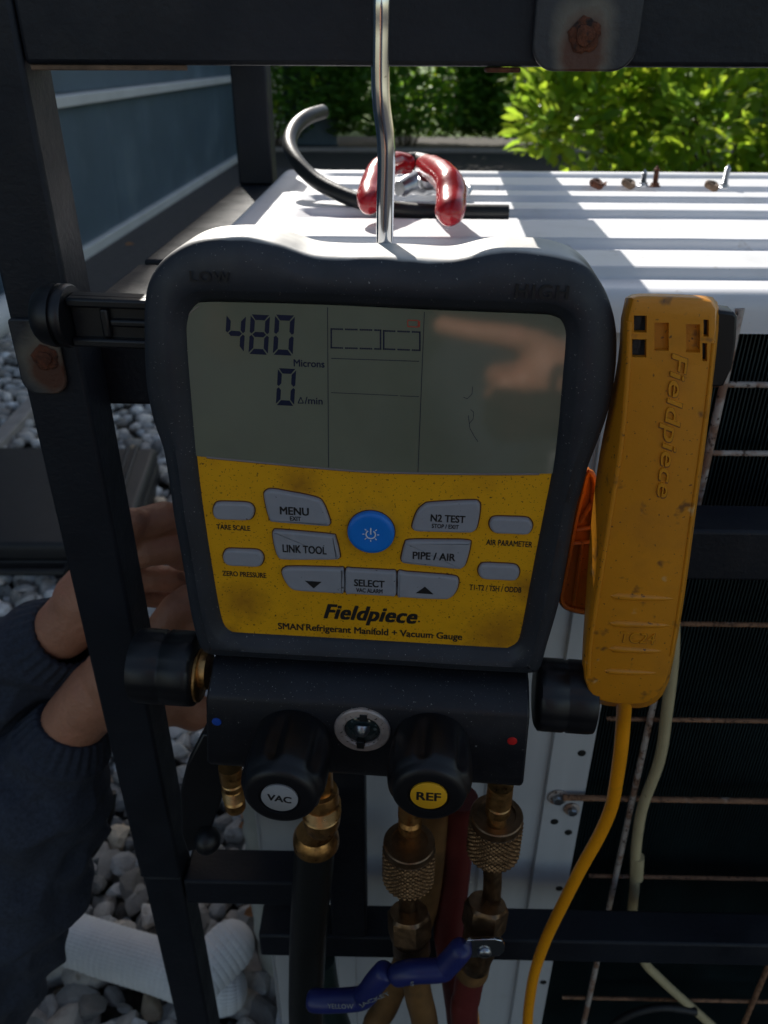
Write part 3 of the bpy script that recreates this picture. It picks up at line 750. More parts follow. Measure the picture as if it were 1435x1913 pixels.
# lettering
def text(name, s, fr, px, py, wpx, n, parent, m, hpx=None, bold=.0, shear=0, rot=0, spacing=1.0, thick=.0001, local=None):
    cu = bpy.data.curves.new('t', 'FONT'); cu.body = s; cu.size = 1; cu.align_x = 'CENTER'; cu.offset = 0; cu.shear = shear; cu.space_character = spacing
    cu.extrude = .01; cu.resolution_u = 4
    to = bpy.data.objects.new('t', cu); S.collection.objects.link(to)
    bpy.context.view_layer.update()
    me = bpy.data.meshes.new_from_object(to.evaluated_get(bpy.context.evaluated_depsgraph_get()))
    bpy.data.objects.remove(to); bpy.data.curves.remove(cu)
    co_ = np.array([v.co[:] for v in me.vertices]); mn = co_.min(0); mx = co_.max(0); c = (mn+mx)/2
    if local is None:
        q = R(rot); ca, sa = math.cos(q), math.sin(q)
        p0 = fr.uv(px-wpx/2*ca, py+wpx/2*sa, n); p1 = fr.uv(px+wpx/2*ca, py-wpx/2*sa, n); W = math.hypot(p1[0]-p0[0], p1[1]-p0[1])
        cen_ = fr.uv(px, py, n)
        sx = W/(mx[0]-mn[0]); sy = sx
        if hpx:
            a_ = fr.uv(px-hpx/2*sa, py-hpx/2*ca, n); b_ = fr.uv(px+hpx/2*sa, py+hpx/2*ca, n); sy = math.hypot(a_[0]-b_[0], a_[1]-b_[1])/(mx[1]-mn[1])
    else:
        cen_, W, q = local; ca, sa = math.cos(q), math.sin(q); sx = sy = W/(mx[0]-mn[0])
    x = (co_[:, 0]-c[0])*sx; y = (co_[:, 1]-c[1])*sy; z = (co_[:, 2]-c[2])/.01*thick+n
    q2 = R(rot) if local is None else q
    X = cen_[0]+x*math.cos(q2)-y*math.sin(q2); Y = cen_[1]+x*math.sin(q2)+y*math.cos(q2)
    me.vertices.foreach_set('co', np.stack([X, Y, z], 1).ravel()); me.update(); me.name = name
    if bold:
        bm = bmesh.new(); bm.from_mesh(me); src = list(bm.verts)+list(bm.edges)+list(bm.faces)
        for ki, (kk, kv) in enumerate(((-1, -.5), (1, .5), (-1, .5), (1, -.5))):
            r_ = bmesh.ops.duplicate(bm, geom=src); dv_ = Vector((math.cos(q2), math.sin(q2), 0))*bold*.55*sx*kk+Vector((-math.sin(q2), math.cos(q2), 0))*bold*.55*sy*kv+Vector((0, 0, (ki+1)*2e-6))
            bmesh.ops.translate(bm, vec=dv_, verts=[e_ for e_ in r_['geom'] if isinstance(e_, bmesh.types.BMVert)])
        bm.to_mesh(me); bm.free()
    me.materials.clear(); me.materials.append(m)
    o = bpy.data.objects.new(name, me); link(o, parent); return o
# buttons
def c5(p): return [(340+x/3.5875, 850+y/3.5875) for x, y in p]
def c6(p): return [(680+x/3.261, 850+y/3.261) for x, y in p]
BN = -.0032
def button(px_pts, name, m='btn_grey', h=BN, rnd=True):
    l = g2(px_pts, h); l = [tuple(p[:2]) for p in catmull([(*p, 0) for p in l], 4, True)] if rnd else l
    A_ = sum(l[i][0]*l[(i+1) % len(l)][1]-l[(i+1) % len(l)][0]*l[i][1] for i in range(len(l)))
    if A_ < 0: l = l[::-1]
    b = prism(l, -.0054, h, .0011, name, M[m], gauge, smooth=28)
    MB().loft([l3(inset(l, None, -.0006), -.0056), l3(inset(l, None, -.0006), -.00525)]).build('button_gap', M['btn_gap'], b)
    return b
b_menu = button(c5([(548,290),(558,252),(600,240),(700,256),(890,295),(945,338),(988,450),(984,474),(960,482),(800,470),(620,455),(582,432)]), 'menu_button')
b_link = button(c5([(605,545),(612,518),(640,512),(820,527),(1000,545),(1027,564),(1055,680),(1047,700),(1020,707),(850,708),(680,706),(642,688),(620,630)]), 'link_button')
b_tare = button(c5([(205,382),(214,345),(243,326),(335,326),(432,331),(470,352),(480,388),(466,428),(430,443),(340,441),(250,438),(215,420)]), 'pill_button')
b_zero = button(c5([(272,692),(282,657),(310,641),(400,643),(500,649),(534,673),(542,708),(526,744),(490,755),(400,751),(320,747),(284,726)]), 'pill_button')
b_n2 = button(c6([(295,432),(325,352),(368,311),(400,301),(530,292),(660,287),(696,294),(708,330),(690,440),(662,474),(610,478),(470,475),(330,470),(300,458)]), 'test_button')
b_pipe = button(c6([(228,628),(248,552),(275,529),(450,527),(628,531),(648,558),(620,668),(592,697),(560,699),(400,682),(250,665),(229,650)]), 'pipe_button')
b_air = button(c6([(765,432),(775,401),(802,387),(895,388),(990,393),(1020,415),(1027,445),(1010,480),(980,490),(895,486),(810,482),(780,465)]), 'pill_button')
b_t1 = button(c6([(697,712),(709,682),(735,670),(825,673),(915,679),(942,700),(947,730),(930,762),(900,770),(820,766),(740,762),(708,745)]), 'pill_button')
b_dn = button([(526,1072),(531,1064),(545,1062),(590,1062.5),(632,1064),(641,1065),(643,1088),(642,1108),(632,1110),(590,1107.5),(560,1105.5),(545,1102),(534,1091)], 'down_button')
b_sel = button([(646,1066),(660,1065.5),(690,1067),(725,1069),(739,1071),(740,1093),(739,1114),(725,1115),(690,1113),(660,1111),(646,1110),(645,1088)], 'select_button')
b_up = button([(744,1071),(760,1072),(800,1075),(845,1079),(856,1085),(855,1100),(848,1113),(838,1120),(825,1121),(790,1120),(755,1117.5),(743,1116),(743,1093)], 'up_button')
cB = G.uv(693, 996, BN); rB = G.uv(737, 996, BN)[0]-cB[0]
ls = [[(cB[0]+r*math.cos(2*math.pi*k/64), cB[1]+r*math.sin(2*math.pi*k/64), n) for k in range(64)] for r, n in ((rB, -.0054), (rB, BN), (rB*.96, BN+.0007), (rB*.80, BN+.0010), (rB*.5, BN+.0006), (rB*.1, BN+.0005))]
b_pow = MB().loft(ls).build('power_button', M['btn_blue'], gauge, smooth=60)
MB().loft([[(cB[0]+r*math.cos(2*math.pi*k/64), cB[1]+r*math.sin(2*math.pi*k/64), n) for k in range(64)] for r, n in ((rB*1.035, -.0056), (rB*1.035, -.00525))]).build('button_gap', M['btn_gap'], b_pow)
# power symbol
ic = MB(); r0 = rB*.20; nI = BN+.00075
def arc(a0, a1, r, wd, n=24):
    ls_ = []
    for k in range(n+1):
        q = R(a0+(a1-a0)*k/n); ls_.append([(cB[0]+(r+dx)*math.cos(q), cB[1]-rB*.03+(r+dx)*math.sin(q), nI+dz) for dx, dz in ((-wd/2, -.0001), (wd/2, -.0001), (wd/2, .0001), (-wd/2, .0001))])
    ic.loft(ls_)
arc(125, 415, r0, .00060)
def seg(q, ra, rb, wd):
    q = R(q); d_ = Vector((math.cos(q), math.sin(q), 0)); s_ = Vector((-d_.y, d_.x, 0))*wd/2; c_ = Vector((cB[0], cB[1]-rB*.03, nI))
    ic.loft([[c_+d_*ra-s_+Vector((0, 0, z)), c_+d_*ra+s_+Vector((0, 0, z)), c_+d_*rb+s_+Vector((0, 0, z)), c_+d_*rb-s_+Vector((0, 0, z))] for z in (-.0001, .0001)])
seg(90, 0, rB*.32, .00065)
for q in (0, 180, 45, 135, 225, 270, 315, 25+10): 
    if q != 35: seg(q, rB*.27, rB*.36, .00042)
ic.build('power_symbol', M['white_print'], b_pow)
TN = BN+.00005; FNn = -.00535
ink = M['ink']
text('lettering', 'MENU', G, 550, 955, 53, TN, b_menu, ink, 14, .05)
text('lettering', 'EXIT', G, 552, 969, 20, TN, b_menu, ink, 7.5, .04)
text('lettering', 'LINK TOOL', G, 569, 1026.5, 81, TN, b_link, ink, 14, .045)
text('lettering', 'N2 TEST', G, 837, 969, 64, TN, b_n2, ink, 13, .05)
text('lettering', 'STOP / EXIT', G, 832, 983.5, 50, TN, b_n2, ink, 7.5, .04)
text('lettering', 'PIPE / AIR', G, 811, 1039.5, 79, TN, b_pipe, ink, 13.5, .045)
text('lettering', 'SELECT', G, 690, 1090, 56, TN, b_sel, ink, 12.5, .05)
text('lettering', 'VAC ALARM', G, 690, 1103.5, 49, TN, b_sel, ink, 7.5, .04)
text('lettering', 'TARE SCALE', G, 436, 985.5, 62, FNn, facep, ink, 9, .045)
text('lettering', 'ZERO PRESSURE', G, 456.5, 1073, 81, FNn, facep, ink, 9, .045)
text('lettering', 'AIR PARAMETER', G, 951.5, 1015, 86, FNn, facep, ink, 10, .045)
text('lettering', 'T1-T2 / TSH / ODDB', G, 925.5, 1099.5, 97, FNn, facep, ink, 10, .045)
text('brand_lettering', 'Fieldpiece', G, 692, 1151, 172, FNn, facep, ink, 34, .075, shear=.32, spacing=1.07)
text('lettering', '.', G, 783, 1161, 4, FNn, facep, ink)
text('lettering', 'SMAN', G, 543, 1170.5, 46, FNn, facep, ink, 11.5, .045)
text('lettering', '\u00ae', G, 568, 1167, 5, FNn, facep, ink)
text('lettering', 'Refrigerant Manifold + Vacuum Gauge', G, 717, 1182.5, 290, FNn, facep, ink, 15.5, .045)
def tri(px, parent, m, n, nm='arrow'):
    l = g2(px, n); MB().loft([l3(l, n-.0001), l3(l, n+.00012)]).build(nm, m, parent)
tri([(570,1085),(601,1087),(586,1099)], b_dn, ink, TN); tri([(777,1108),(810,1110),(794,1096)], b_up, ink, TN)
text('lettering', 'LOW', G, 392, 517, 74, .0016, gauge, M['deboss'], 20, .03, spacing=1.25)
text('lettering', 'HIGH', G, 1013, 545, 98, .0014, gauge, M['deboss'], 26, .04, spacing=1.2)

# display contents
DN = -.00495
def poly(px, nm, parent, m, n=DN): l = g2(px, n); return MB().loft([l3(l, n-.0001), l3(l, n+.00006)]).build(nm, m, parent)
def digit(cx, cy, w_, h_, segs, sl=.06):
    def q(x, y): return (cx+x*w_/2-y*sl*w_*-.0+(-y)*.0+(y*-.06)*w_, cy+y*h_/2+x*.9)
    t = .33; th = t*w_/h_; g_ = .035; gh = g_
    P_ = {'a': [(-1+g_*3,-1),(1-g_*3,-1),(1-t*1.6,-1+th*1.7),(-1+t*1.6,-1+th*1.7)],
          'd': [(-1+g_*3,1),(1-g_*3,1),(1-t*1.6,1-th*1.7),(-1+t*1.6,1-th*1.7)],
          'g': [(-1+t*.9,0),(-1+t*1.7,-th*.8),(1-t*1.7,-th*.8),(1-t*.9,0),(1-t*1.7,th*.8),(-1+t*1.7,th*.8)],
          'f': [(-1,-1+g_*2),(-1+t*1.4,-1+th*2),(-1+t*1.4,-th*1.1),(-1+t*.6,-g_),(-1,-th*.7)],
          'b': [(1,-1+g_*2),(1-t*1.4,-1+th*2),(1-t*1.4,-th*1.1),(1-t*.6,-g_),(1,-th*.7)],
          'e': [(-1,1-g_*2),(-1+t*1.4,1-th*2),(-1+t*1.4,th*1.1),(-1+t*.6,g_),(-1,th*.7)],
          'c': [(1,1-g_*2),(1-t*1.4,1-th*2),(1-t*1.4,th*1.1),(1-t*.6,g_),(1,th*.7)]}
    mb = MB()
    for s_ in segs:
        l = g2([q(*p) for p in P_[s_]], DN); mb.loft([l3(l, DN-.0001), l3(l, DN+.00006)])
    mb.build('digit', M['ink_lcd'], disp)
digit(439.5, 623, 36, 70, 'fgbc'); digit(484.5, 625, 36, 74, 'abcdefg'); digit(530.5, 626, 37, 75, 'abcdef'); digit(534.5, 723, 34, 69, 'abcdef')
text('lettering', 'Microns', G, 577.5, 679, 57, DN, disp, M['ink_lcd'], 13, .03)
text('lettering', '/min', G, 586, 748.5, 33, DN, disp, M['ink_lcd'], 13, .02)
tr_ = MB()
for a_, b_ in (((557,753),(562,742)), ((562,742),(567,753)), ((567,753),(557,753))):
    p0 = G.p3(*a_, DN); p1 = G.p3(*b_, DN); tr_.tube([p0, p1], .00022, 4)
tr_.build('delta_sign', M['ink_lcd'], disp)
def line(pts, wd, nm, m=M['ink_lcd']):
    mb = MB()
    for a_, b_ in zip(pts, pts[1:]):
        p0 = G.p3(*a_, DN); p1 = G.p3(*b_, DN); d_ = (p1-p0).normalized(); s_ = Vector((-d_.y, d_.x, 0))*wd/2
        mb.loft([[p0-s_+Vector((0,0,z)), p0+s_+Vector((0,0,z)), p1+s_+Vector((0,0,z)), p1-s_+Vector((0,0,z))] for z in (-.0001, .00006)])
    return mb.build(nm, m, disp)
line([(612,574),(613,720),(614,873)], .00026, 'divider'); line([(793,583),(787,730),(781,882)], .00026, 'divider')
line([(619,669.5),(783,675)], .00028, 'rule'); line([(619,733.5),(744,739)], .00024, 'rule'); line([(747,739.5),(783,741)], .00024, 'rule')
for (x0, y0, x1, y1) in ((619,614.5,711,652), (717,618,784.5,654.5)):
    mb = MB(); sq = .00026*2.6
    def dots(a_, b_, n, gap=0):
        for k in range(n):
            if gap and k % gap == gap-1: continue
            t = k/(n-1); p = G.p3(a_[0]+(b_[0]-a_[0])*t, a_[1]+(b_[1]-a_[1])*t, DN); mb.box(p-Vector((sq/2, sq/2, .0001)), p+Vector((sq/2, sq/2, .00006)))
    n = int((x1-x0)/3.2); dots((x0, y0), (x1, y0+2.5), n, 8); dots((x0, y1-2.5), (x1, y1), n, 8); dots((x0, y0), (x0, y1-2.5), 12); dots((x1, y0+2.5), (x1, y1), 12)
    mb.build('dotted_frame', M['ink_lcd'], disp)
line([(762,598),(782,599),(781,611),(762,610),(762,598)], .00040, 'battery_mark', M['ink_red'])
line([(784,600),(783.5,611)], .0005, 'battery_mark', M['ink_red'])

line([(877,791),(884,783),(885,770),(879,765)], .0002, 'scratch', M['ink_lcd']); line([(875,776),(878,800),(886,815),(893,825)], .00022, 'scratch', M['ink_lcd']); line([(866,742),(873,745),(882,736),(883,722)], .0002, 'scratch', M['ink_lcd'])
# manifold block
nB = .014
TL, TR_, BR_, BL = (385,1305), (990,1340), (976,1482), (388,1441)
fr_ = [G.uv(*p, nB) for p in (TL, TR_, BR_, BL)]
bk = [G.uv(*p, -.010) for p in ((392,1236), (1003,1265))]
zt = G.uv(700, 1252, -.004)[1]
blk = MB()
cv = .0035
c_ = [(fr_[3][0], fr_[3][1]+.008), (fr_[2][0], fr_[2][1]+.008)]
secL = [(fr_[0][0], zt, -.030), (fr_[0][0], zt, -.004), (fr_[0][0], fr_[0][1]+.002, nB-.002), (fr_[0][0]-.0, fr_[0][1]-.001, nB), (fr_[3][0]-.0, c_[0][1], nB), (fr_[3][0], fr_[3][1], nB-.005), (fr_[3][0], fr_[3][1], -.030)]
secR = [(fr_[1][0], zt, -.030), (fr_[1][0], zt, -.004), (fr_[1][0], fr_[1][1]+.002, nB-.002), (fr_[1][0], fr_[1][1]-.001, nB), (fr_[2][0], c_[1][1], nB), (fr_[2][0], fr_[2][1], nB-.005), (fr_[2][0], fr_[2][1], -.030)]
blk.loft([secL, secR]); blk.build('manifold_block', M['rubber_dusty'], gauge, bevel=.0013)
# side valves (T-handles) left and right
def side_valve(px0, px1, yc, rad, nn, brass):
    a = G.p3(px0, yc[0], nn); b = G.p3(px1, yc[1], nn); b.y = a.y
    ax = (b-a).normalized(); L_ = (b-a).length
    o = MB().lathe([(rad*.86, 0), (rad*.97, .0015), (rad, .004), (rad, L_*.45), (rad*.97, L_*.47), (rad*.97, L_*.52), (rad, L_*.55), (rad, L_-.004), (rad*.96, L_-.001), (rad*.80, L_)], a, ax, 60,
              lambda q, h, r: -.0009*max(0, math.cos(q*8))**3 if .003 < h < L_-.003 else 0).build('side_valve_knob', M['plastic_black'], gauge, smooth=45)
    if brass:
        MB().lathe([(rad*.52, -.006), (rad*.52, 0)], a, ax, 30).build('brass_collar', M['brass'], gauge, smooth=45)
ZK = G.uv(700, 1290, -.006)
side_valve(372, 256, (1250, 1245), .0215, -.008, True)
side_valve(1000, 1110, (1296, 1300), .0205, -.010, False)
# brass rim visible at the left valve
MB().lathe([(.0145, 0), (.0152, .0006), (.0152, .0018), (.0135, .0022)], G.p3(378, 1262, -.006), Vector((-1, 0, 0)), 30).build('brass_collar', M['brass'], gauge, smooth=45)
# front knobs
def front_knob(cx, cy, tipn, rad, label, lm, base_n=nB):
    c = G.p3(cx, cy, tipn); a = Vector((c.x, c.y, base_n-.001)); L_ = tipn-a.z
    def lob(q, h, r):
        k = min(1, max(0, (h-L_*.12)/(L_*.2)))*min(1, max(0, (L_*.84-h)/(L_*.05)))
        return -.0034*k*max(0, math.cos(q*6+.4))**2
    prof = [(rad*.92, 0), (rad*.95, L_*.05), (rad*.97, L_*.16), (rad, L_*.30), (rad*1.02, L_*.50), (rad*1.02, L_*.68), (rad*1.0, L_*.76), (rad*.98, L_*.82), (rad*.92, L_*.86), (rad*.88, L_*.90), (rad*.86, L_*.95), (rad*.80, L_*.985), (rad*.70, L_), (rad*.50, L_), (rad*.485, L_-.0012), (rad*.3, L_-.0012), (rad*.05, L_-.0012)]
    o = MB().lathe(prof, a, (0, 0, 1), 84, lob).build('valve_knob', M['plastic_black'], gauge, smooth=42)
    rl = rad*.43
    MB().loft([[(c.x+r*math.cos(2*math.pi*k/48), c.y+r*math.sin(2*math.pi*k/48), n) for k in range(48)] for r, n in ((rl, tipn-.0013), (rl, tipn-.0002), (rl*.97, tipn))]).build('knob_label', lm, o, smooth=50)
    text('lettering', label, G, 0, 0, 0, tipn+.00006, o, ink, bold=.05, local=((c.x, c.y), rl*1.28, R(-6 if label == 'VAC' else 1)))
    return o
front_knob(522, 1492, .056, .0222, 'VAC', M['white_disc'])
front_knob(801, 1488, .052, .0218, 'REF', M['yellow_disc'])
# sight glass
c = G.p3(677, 1362, nB); rs = .0155
sg = MB().lathe([(rs, -.001), (rs, .0012), (rs*.95, .002), (rs*.70, .0022), (rs*.64, .0012), (rs*.63, -.004), (rs*.3, -.0045)], c, (0, 0, 1), 56).build('sight_glass_ring', M['ring'], gauge, smooth=35)
MB().lathe([(rs*.62, -.0005), (rs*.6, .0001), (rs*.2, .0004)], c, (0, 0, 1), 40).build('sight_glass', M['glass_dark'], sg, smooth=60)
for sgn in (1, -1):
    MB().box((c.x-.0022+.0008*sgn, c.y+sgn*rs*.66-.0026, c.z-.001), (c.x+.0022+.0008*sgn, c.y+sgn*rs*.66+.0026, c.z+.0025)).build('ring_notch', M['deboss'], sg, bevel=.0006)
MB().lathe([(.0042, 0), (.0045, .003), (.0020, .006)], c+Vector((0, .003, .0002)), (0, -.8, .6), 16).build('glass_post', M['screw'], sg, smooth=50)
for (x_, y_, m_) in ((405, 1348, 'dot_blue'), (957, 1384, 'dot_red')):
    p = G.p3(x_, y_, nB); MB().lathe([(.0027, -.0002), (.0026, .0005), (.0018, .0007)], p, (0, 0, 1), 20).build('port_dot', M[m_], gauge, smooth=50)
# threaded left port nipple
def thread(r, n, a0, a1):
    return [(r+(.0007 if k % 2 else -.0005), a0+(a1-a0)*k/n) for k in range(n+1)]
def down_axis():
    return (G.inv.to_3x3() @ Vector((0, 0, -1))).normalized()
DA = down_axis()
p = G.p3(431, 1440, -.004)
MB().lathe([(.0072, -.004), (.0072, .008), (.0060, .009), (.0068, .010), (.0068, .014), (.0052, .0145)]+thread(.0064, 8, .016, .024)+[(.0056, .0245), (.0066, .026), (.0066, .032), (.0058, .034), (.003, .034)], p, DA, 32).build('port_nipple', M['brass'], gauge, smooth=18)
p = G.p3(596, 1436, -.014)
MB().lathe([(.0085, -.004), (.0085, .018), (.0110, .019), (.0118, .022), (.0118, .028)]+thread(.0122, 10, .030, .040)+[(.0125, .041), (.0120, .048), (.0105, .054)], p, DA, 36).build('port_nipple', M['brass'], gauge, smooth=18)
for (x_, y_, nn, ln) in ((768, 1470, -.012, .048), (934, 1478, -.006, .018)):
    p = G.p3(x_, y_, nn)
    MB().lathe([(.0078, -.006), (.0078, ln*.55), (.0064, ln*.6), (.0076, ln*.66), (.0076, ln), (.0060, ln+.002), (.0060, ln+.012)], p, DA, 32).build('port_nipple', M['brass'], gauge, smooth=18)

# hook: chrome rod from the back of the gauge up over the top bar
hn = -.034
pts = [G.p3(720, 520, hn), G.p3(719, 455, hn), G.p3(720, 380, hn), G.p3(722, 300, hn), G.p3(720, 250, hn), G.p3(713, 195, hn+.001), G.p3(711, 140, hn+.001), G.p3(712, 60, hn+.001), G.p3(713, -20, hn+.001)]
top = G.inv @ Vector((0, CY0, TB1))
px_ = pts[-1]
pts += [Vector((px_.x, px_.y+.012, hn-.004)), Vector((px_.x, px_.y+.020, hn-.022)), Vector((px_.x, px_.y+.018, hn-.045)), Vector((px_.x, px_.y+.006, hn-.062)), Vector((px_.x, px_.y-.004, hn-.066))]
MB().tube(catmull(pts, 6), .0038, 18).build('hanging_hook', M['chrome'], gauge, smooth=60)
# holder arms left and right
def boxl(nm, a, b, m, bev=.0012, parent=gauge): return MB().box([min(a[i], b[i]) for i in range(3)], [max(a[i], b[i]) for i in range(3)]).build(nm, m, parent, bevel=bev)
an = -.012
a = G.p3(118, 556, an); b = G.p3(270, 655, an)
arm = boxl('holder_arm', (a.x, a.y, an-.004), (b.x+.01, b.y, an-.012), M['plastic_black'])
boxl('arm_flange', (a.x, a.y-.0002, an), (b.x+.01, a.y-.0045, an-.0115), M['plastic_black'], parent=arm)
boxl('arm_flange', (a.x, b.y+.0045, an), (b.x+.01, b.y+.0002, an-.0115), M['plastic_black'], parent=arm)
m1 = G.p3(185, 600, an)
boxl('arm_rib', (m1.x, a.y-.0047, an-.001), (m1.x+.004, b.y+.0047, an-.011), M['plastic_black'], parent=arm)
boxl('arm_rib', (m1.x+.0042, m1.y+.0006, an-.001), (b.x+.0095, m1.y-.0030, an-.011), M['plastic_black'], parent=arm)
q = G.p3(95, 592, an)
HH = (a.y-b.y)
dsc = []
for zx, k in ((-.0075, .80), (-.0055, .92), (-.001, 1.0), (.002, 1.0), (.0022, .9), (.0040, .9), (.0042, 1.0), (.0065, 1.0), (.0075, .94)):
    dsc.append([(q.x+zx+.0015*math.cos(t)*0, q.y-.001+.62*HH*k*math.sin(t), an-.006+.015*k*math.cos(t)) for t in [2*math.pi*i/40 for i in range(40)]])
MB().loft(dsc).build('arm_end', M['plastic_black'], arm, smooth=45)
# right arm: end plate behind the probe
pr = [G.uv(x_, y_, -.012) for x_, y_ in ((1300,585),(1345,580),(1372,584),(1379,592),(1376,640),(1368,690),(1352,722),(1325,725),(1300,720))]
armr = prism(pr[::-1], -.022, -.012, .0012, 'holder_arm', M['plastic_black'], gauge)
# hanging black strut under the left port
pts = [G.uv(x_, y_, -.020) for x_, y_ in ((378,1372),(420,1380),(424,1440),(412,1500),(382,1585),(350,1592),(338,1560),(336,1480),(348,1430))]
prism(pts[::-1], -.030, -.020, .0015, 'rear_bracket', M['plastic_black'], gauge)
pb = MB().lathe([(.001, -.0085), (.006, -.0068), (.0092, -.003), (.0098, 0), (.0092, .003), (.006, .0068), (.001, .0085)], G.p3(388, 1570, -.016), (1, .2, .3), 26).build('bracket_nub', M['plastic_black'], gauge, smooth=60)

# ------------------------------------------------------------------ yellow probe clamp
T = Frame(G.o + G.n*.004, 3.6, .55)
Tn = 0
probe = empty('pipe_clamp_probe', 'scuffed yellow pipe clamp thermometer clipped right of the gauge', 'probe', mw=Matrix.Translation(G.p3(1200, 930, 0).to_tuple() and (G.mw @ G.p3(1200, 930, .004))) @ G.m.to_4x4())
PO = probe.matrix_world.translation.copy(); T.o = PO; T.mw = Matrix.Translation(PO) @ T.m.to_4x4(); T.inv = T.mw.inverted()
face_px = [(1172,590),(1176,566),(1190,556),(1250,557),(1318,560),(1334,567),(1341,585),(1336,650),(1325,745),(1312,850),(1298,950),(1276,1110),(1258,1225),(1248,1270),(1232,1300),(1205,1316),(1165,1317),(1125,1312),(1104,1298),(1092,1270),(1091,1235),(1098,1180),(1112,1090),(1134,950),(1157,800),(1168,690)]
back_px = [(1160,595),(1166,560),(1184,549),(1250,549),(1320,553),(1337,560),(1345,585),(1340,650),(1327,760),(1314,860),(1300,960),(1278,1120),(1258,1235),(1248,1278),(1230,1308),(1202,1322),(1165,1321),(1122,1316),(1100,1300),(1088,1270),(1088,1210),(1092,1150),(1098,1060),(1106,960),(1120,850),(1142,740),(1156,660)]
NP = 200; CT = T.uv(1215, 930); CTb = T.uv(1210, 930, -.018)
F_ = polar(catmull([(*T.uv(x, y, 0), 0) for x, y in face_px], 6, True), CT, NP)
Bk = polar(catmull([(*T.uv(x, y, -.018), 0) for x, y in back_px], 4, True), CT, NP)
def wpx(x0, y0, x1, y1, n=0): 
    f_ = lambda x, y: T.uv(1030+x/3.543, 530+y/3.543, n)
    return [f_(x0, y1), f_(x1, y1+2), f_(x1, y0+2), f_(x0, y0)]
wins = [wpx(547,210,632,322), wpx(535,367,630,487), wpx(683,257,778,443), wpx(892,268,985,455), wpx(1008,237,1043,350), wpx(1000,392,1032,512)]
fl = inset(F_, None, .0022)
top_loop = fl
polys = [[Vector((*p, 0)) for p in top_loop]]+[[Vector((*p, 0)) for p in w_] for w_ in wins]
tris = tessellate_polygon(polys)
mb = MB()
mb.loft([l3(Bk, -.018), l3(F_, -.0018), l3(inset(F_, None, .0007), -.0005), l3(fl, 0)], True, False)
flat = [p for l in polys for p in l]
mb.add(flat, tris)
k = NP
for w_ in wins:
    mb.loft([l3(w_, 0), l3(w_, -.0035)], False, False)
me_o = mb.build('clamp_shell', M['yellow_plastic'], probe, smooth=50)
bm = bmesh.new(); bm.from_mesh(me_o.data); bmesh.ops.remove_doubles(bm, verts=bm.verts, dist=1e-6); bmesh.ops.recalc_face_normals(bm, faces=bm.faces); bm.to_mesh(me_o.data); bm.free()
me_o.data.set_sharp_from_angle(angle=R(40))
for i, w_ in enumerate(wins):
    m_ = M['yellow_plastic'] if i in (2, 3) else M['screw']
    l = w_
    MB().loft([l3(inset(l, None, -.0002), -.0036), l3(inset(l, None, -.0002), -.0032)]).build('window_insert', m_ if i in (2, 3) else M['coil_back'], probe)
    if i not in (2, 3):
        x0 = min(p[0] for p in l); x1 = max(p[0] for p in l); y0 = min(p[1] for p in l); y1 = max(p[1] for p in l)
        MB().box((x0+(x1-x0)*.12, y0+(y1-y0)*.1, -.0031), (x0+(x1-x0)*.62, y1-(y1-y0)*.05, -.0022)).build('spring_leaf', M['case'], probe, bevel=.0002)
    if i == 9:
        x0 = min(p[0] for p in l); x1 = max(p[0] for p in l); y0 = min(p[1] for p in l); y1 = max(p[1] for p in l)
        MB().box((x0+(x1-x0)*.55, y0+.0003, -.0031), (x0+(x1-x0)*.66, y1-.0003, -.001)).build('window_rib', M['yellow_plastic'], probe)
# side rail ridge along the left of the face
pts = catmull([T.p3(x, y, -.0004) for x, y in ((1176,600),(1172,700),(1160,830),(1140,960),(1118,1100),(1103,1200),(1099,1260))], 5)
MB().tube(pts, .0013, 8).build('edge_ridge', M['yellow_plastic'], probe, smooth=60)
pts = catmull([T.p3(x, y, -.0004) for x, y in ((1333,640),(1322,745),(1308,850),(1294,950),(1272,1110),(1253,1225))], 5)
MB().tube(pts, .0009, 8).build('edge_ridge', M['yellow_plastic'], probe, smooth=60)
M['emboss'] = mat('embossed yellow', (.66, .27, .010), .40, var=.08, vs=60)
ang = -math.degrees(math.atan2(925-672, -(1240-1262)))
M['edge_shade'] = mat('grime round lettering', (.22, .09, .02), .6, var=.3, vs=200)  # shade at the letter edges, painted as a darker copy underneath
text('lettering_shade', 'Fieldpiece', T, 1250, 802, 264, .00005, probe, M['edge_shade'], 40, .045, shear=.25, rot=-85, thick=.0001)
text('lettering_shade', 'TC24', T, 1191, 1192, 67, .00005, probe, M['edge_shade'], 20, .04, thick=.0001)
tx = text('brand_lettering', 'Fieldpiece', T, 1250, 800, 262, .0002, probe, M['emboss'], 38, .012, shear=.25, rot=-85, thick=.0008)
b_ = tx.modifiers.new('b', 'BEVEL'); b_.width = .0003; b_.segments = 2; b_.limit_method = 'ANGLE'
for (x0, y0, x1, y1, r) in ((1140,1112,1262,1118,.0022), (1138,1163,1256,1168,.0022), (1137,1210,1240,1216,.0022), (1128,1252,1232,1257,.0020)):
    pts = [T.p3(x0+(x1-x0)*t, y0+(y1-y0)*t, -.0006) for t in (0, .1, .3, .6, .85, 1)]
    MB().tube(pts, [.0006, r, r, r*.9, r*.6, .0004], 10).build('grip_ridge', M['yellow_plastic'], probe, smooth=60)
text('lettering', 'TC24', T, 1191, 1191, 66, .0001, probe, M['emboss'], 19, .0, thick=.0005)
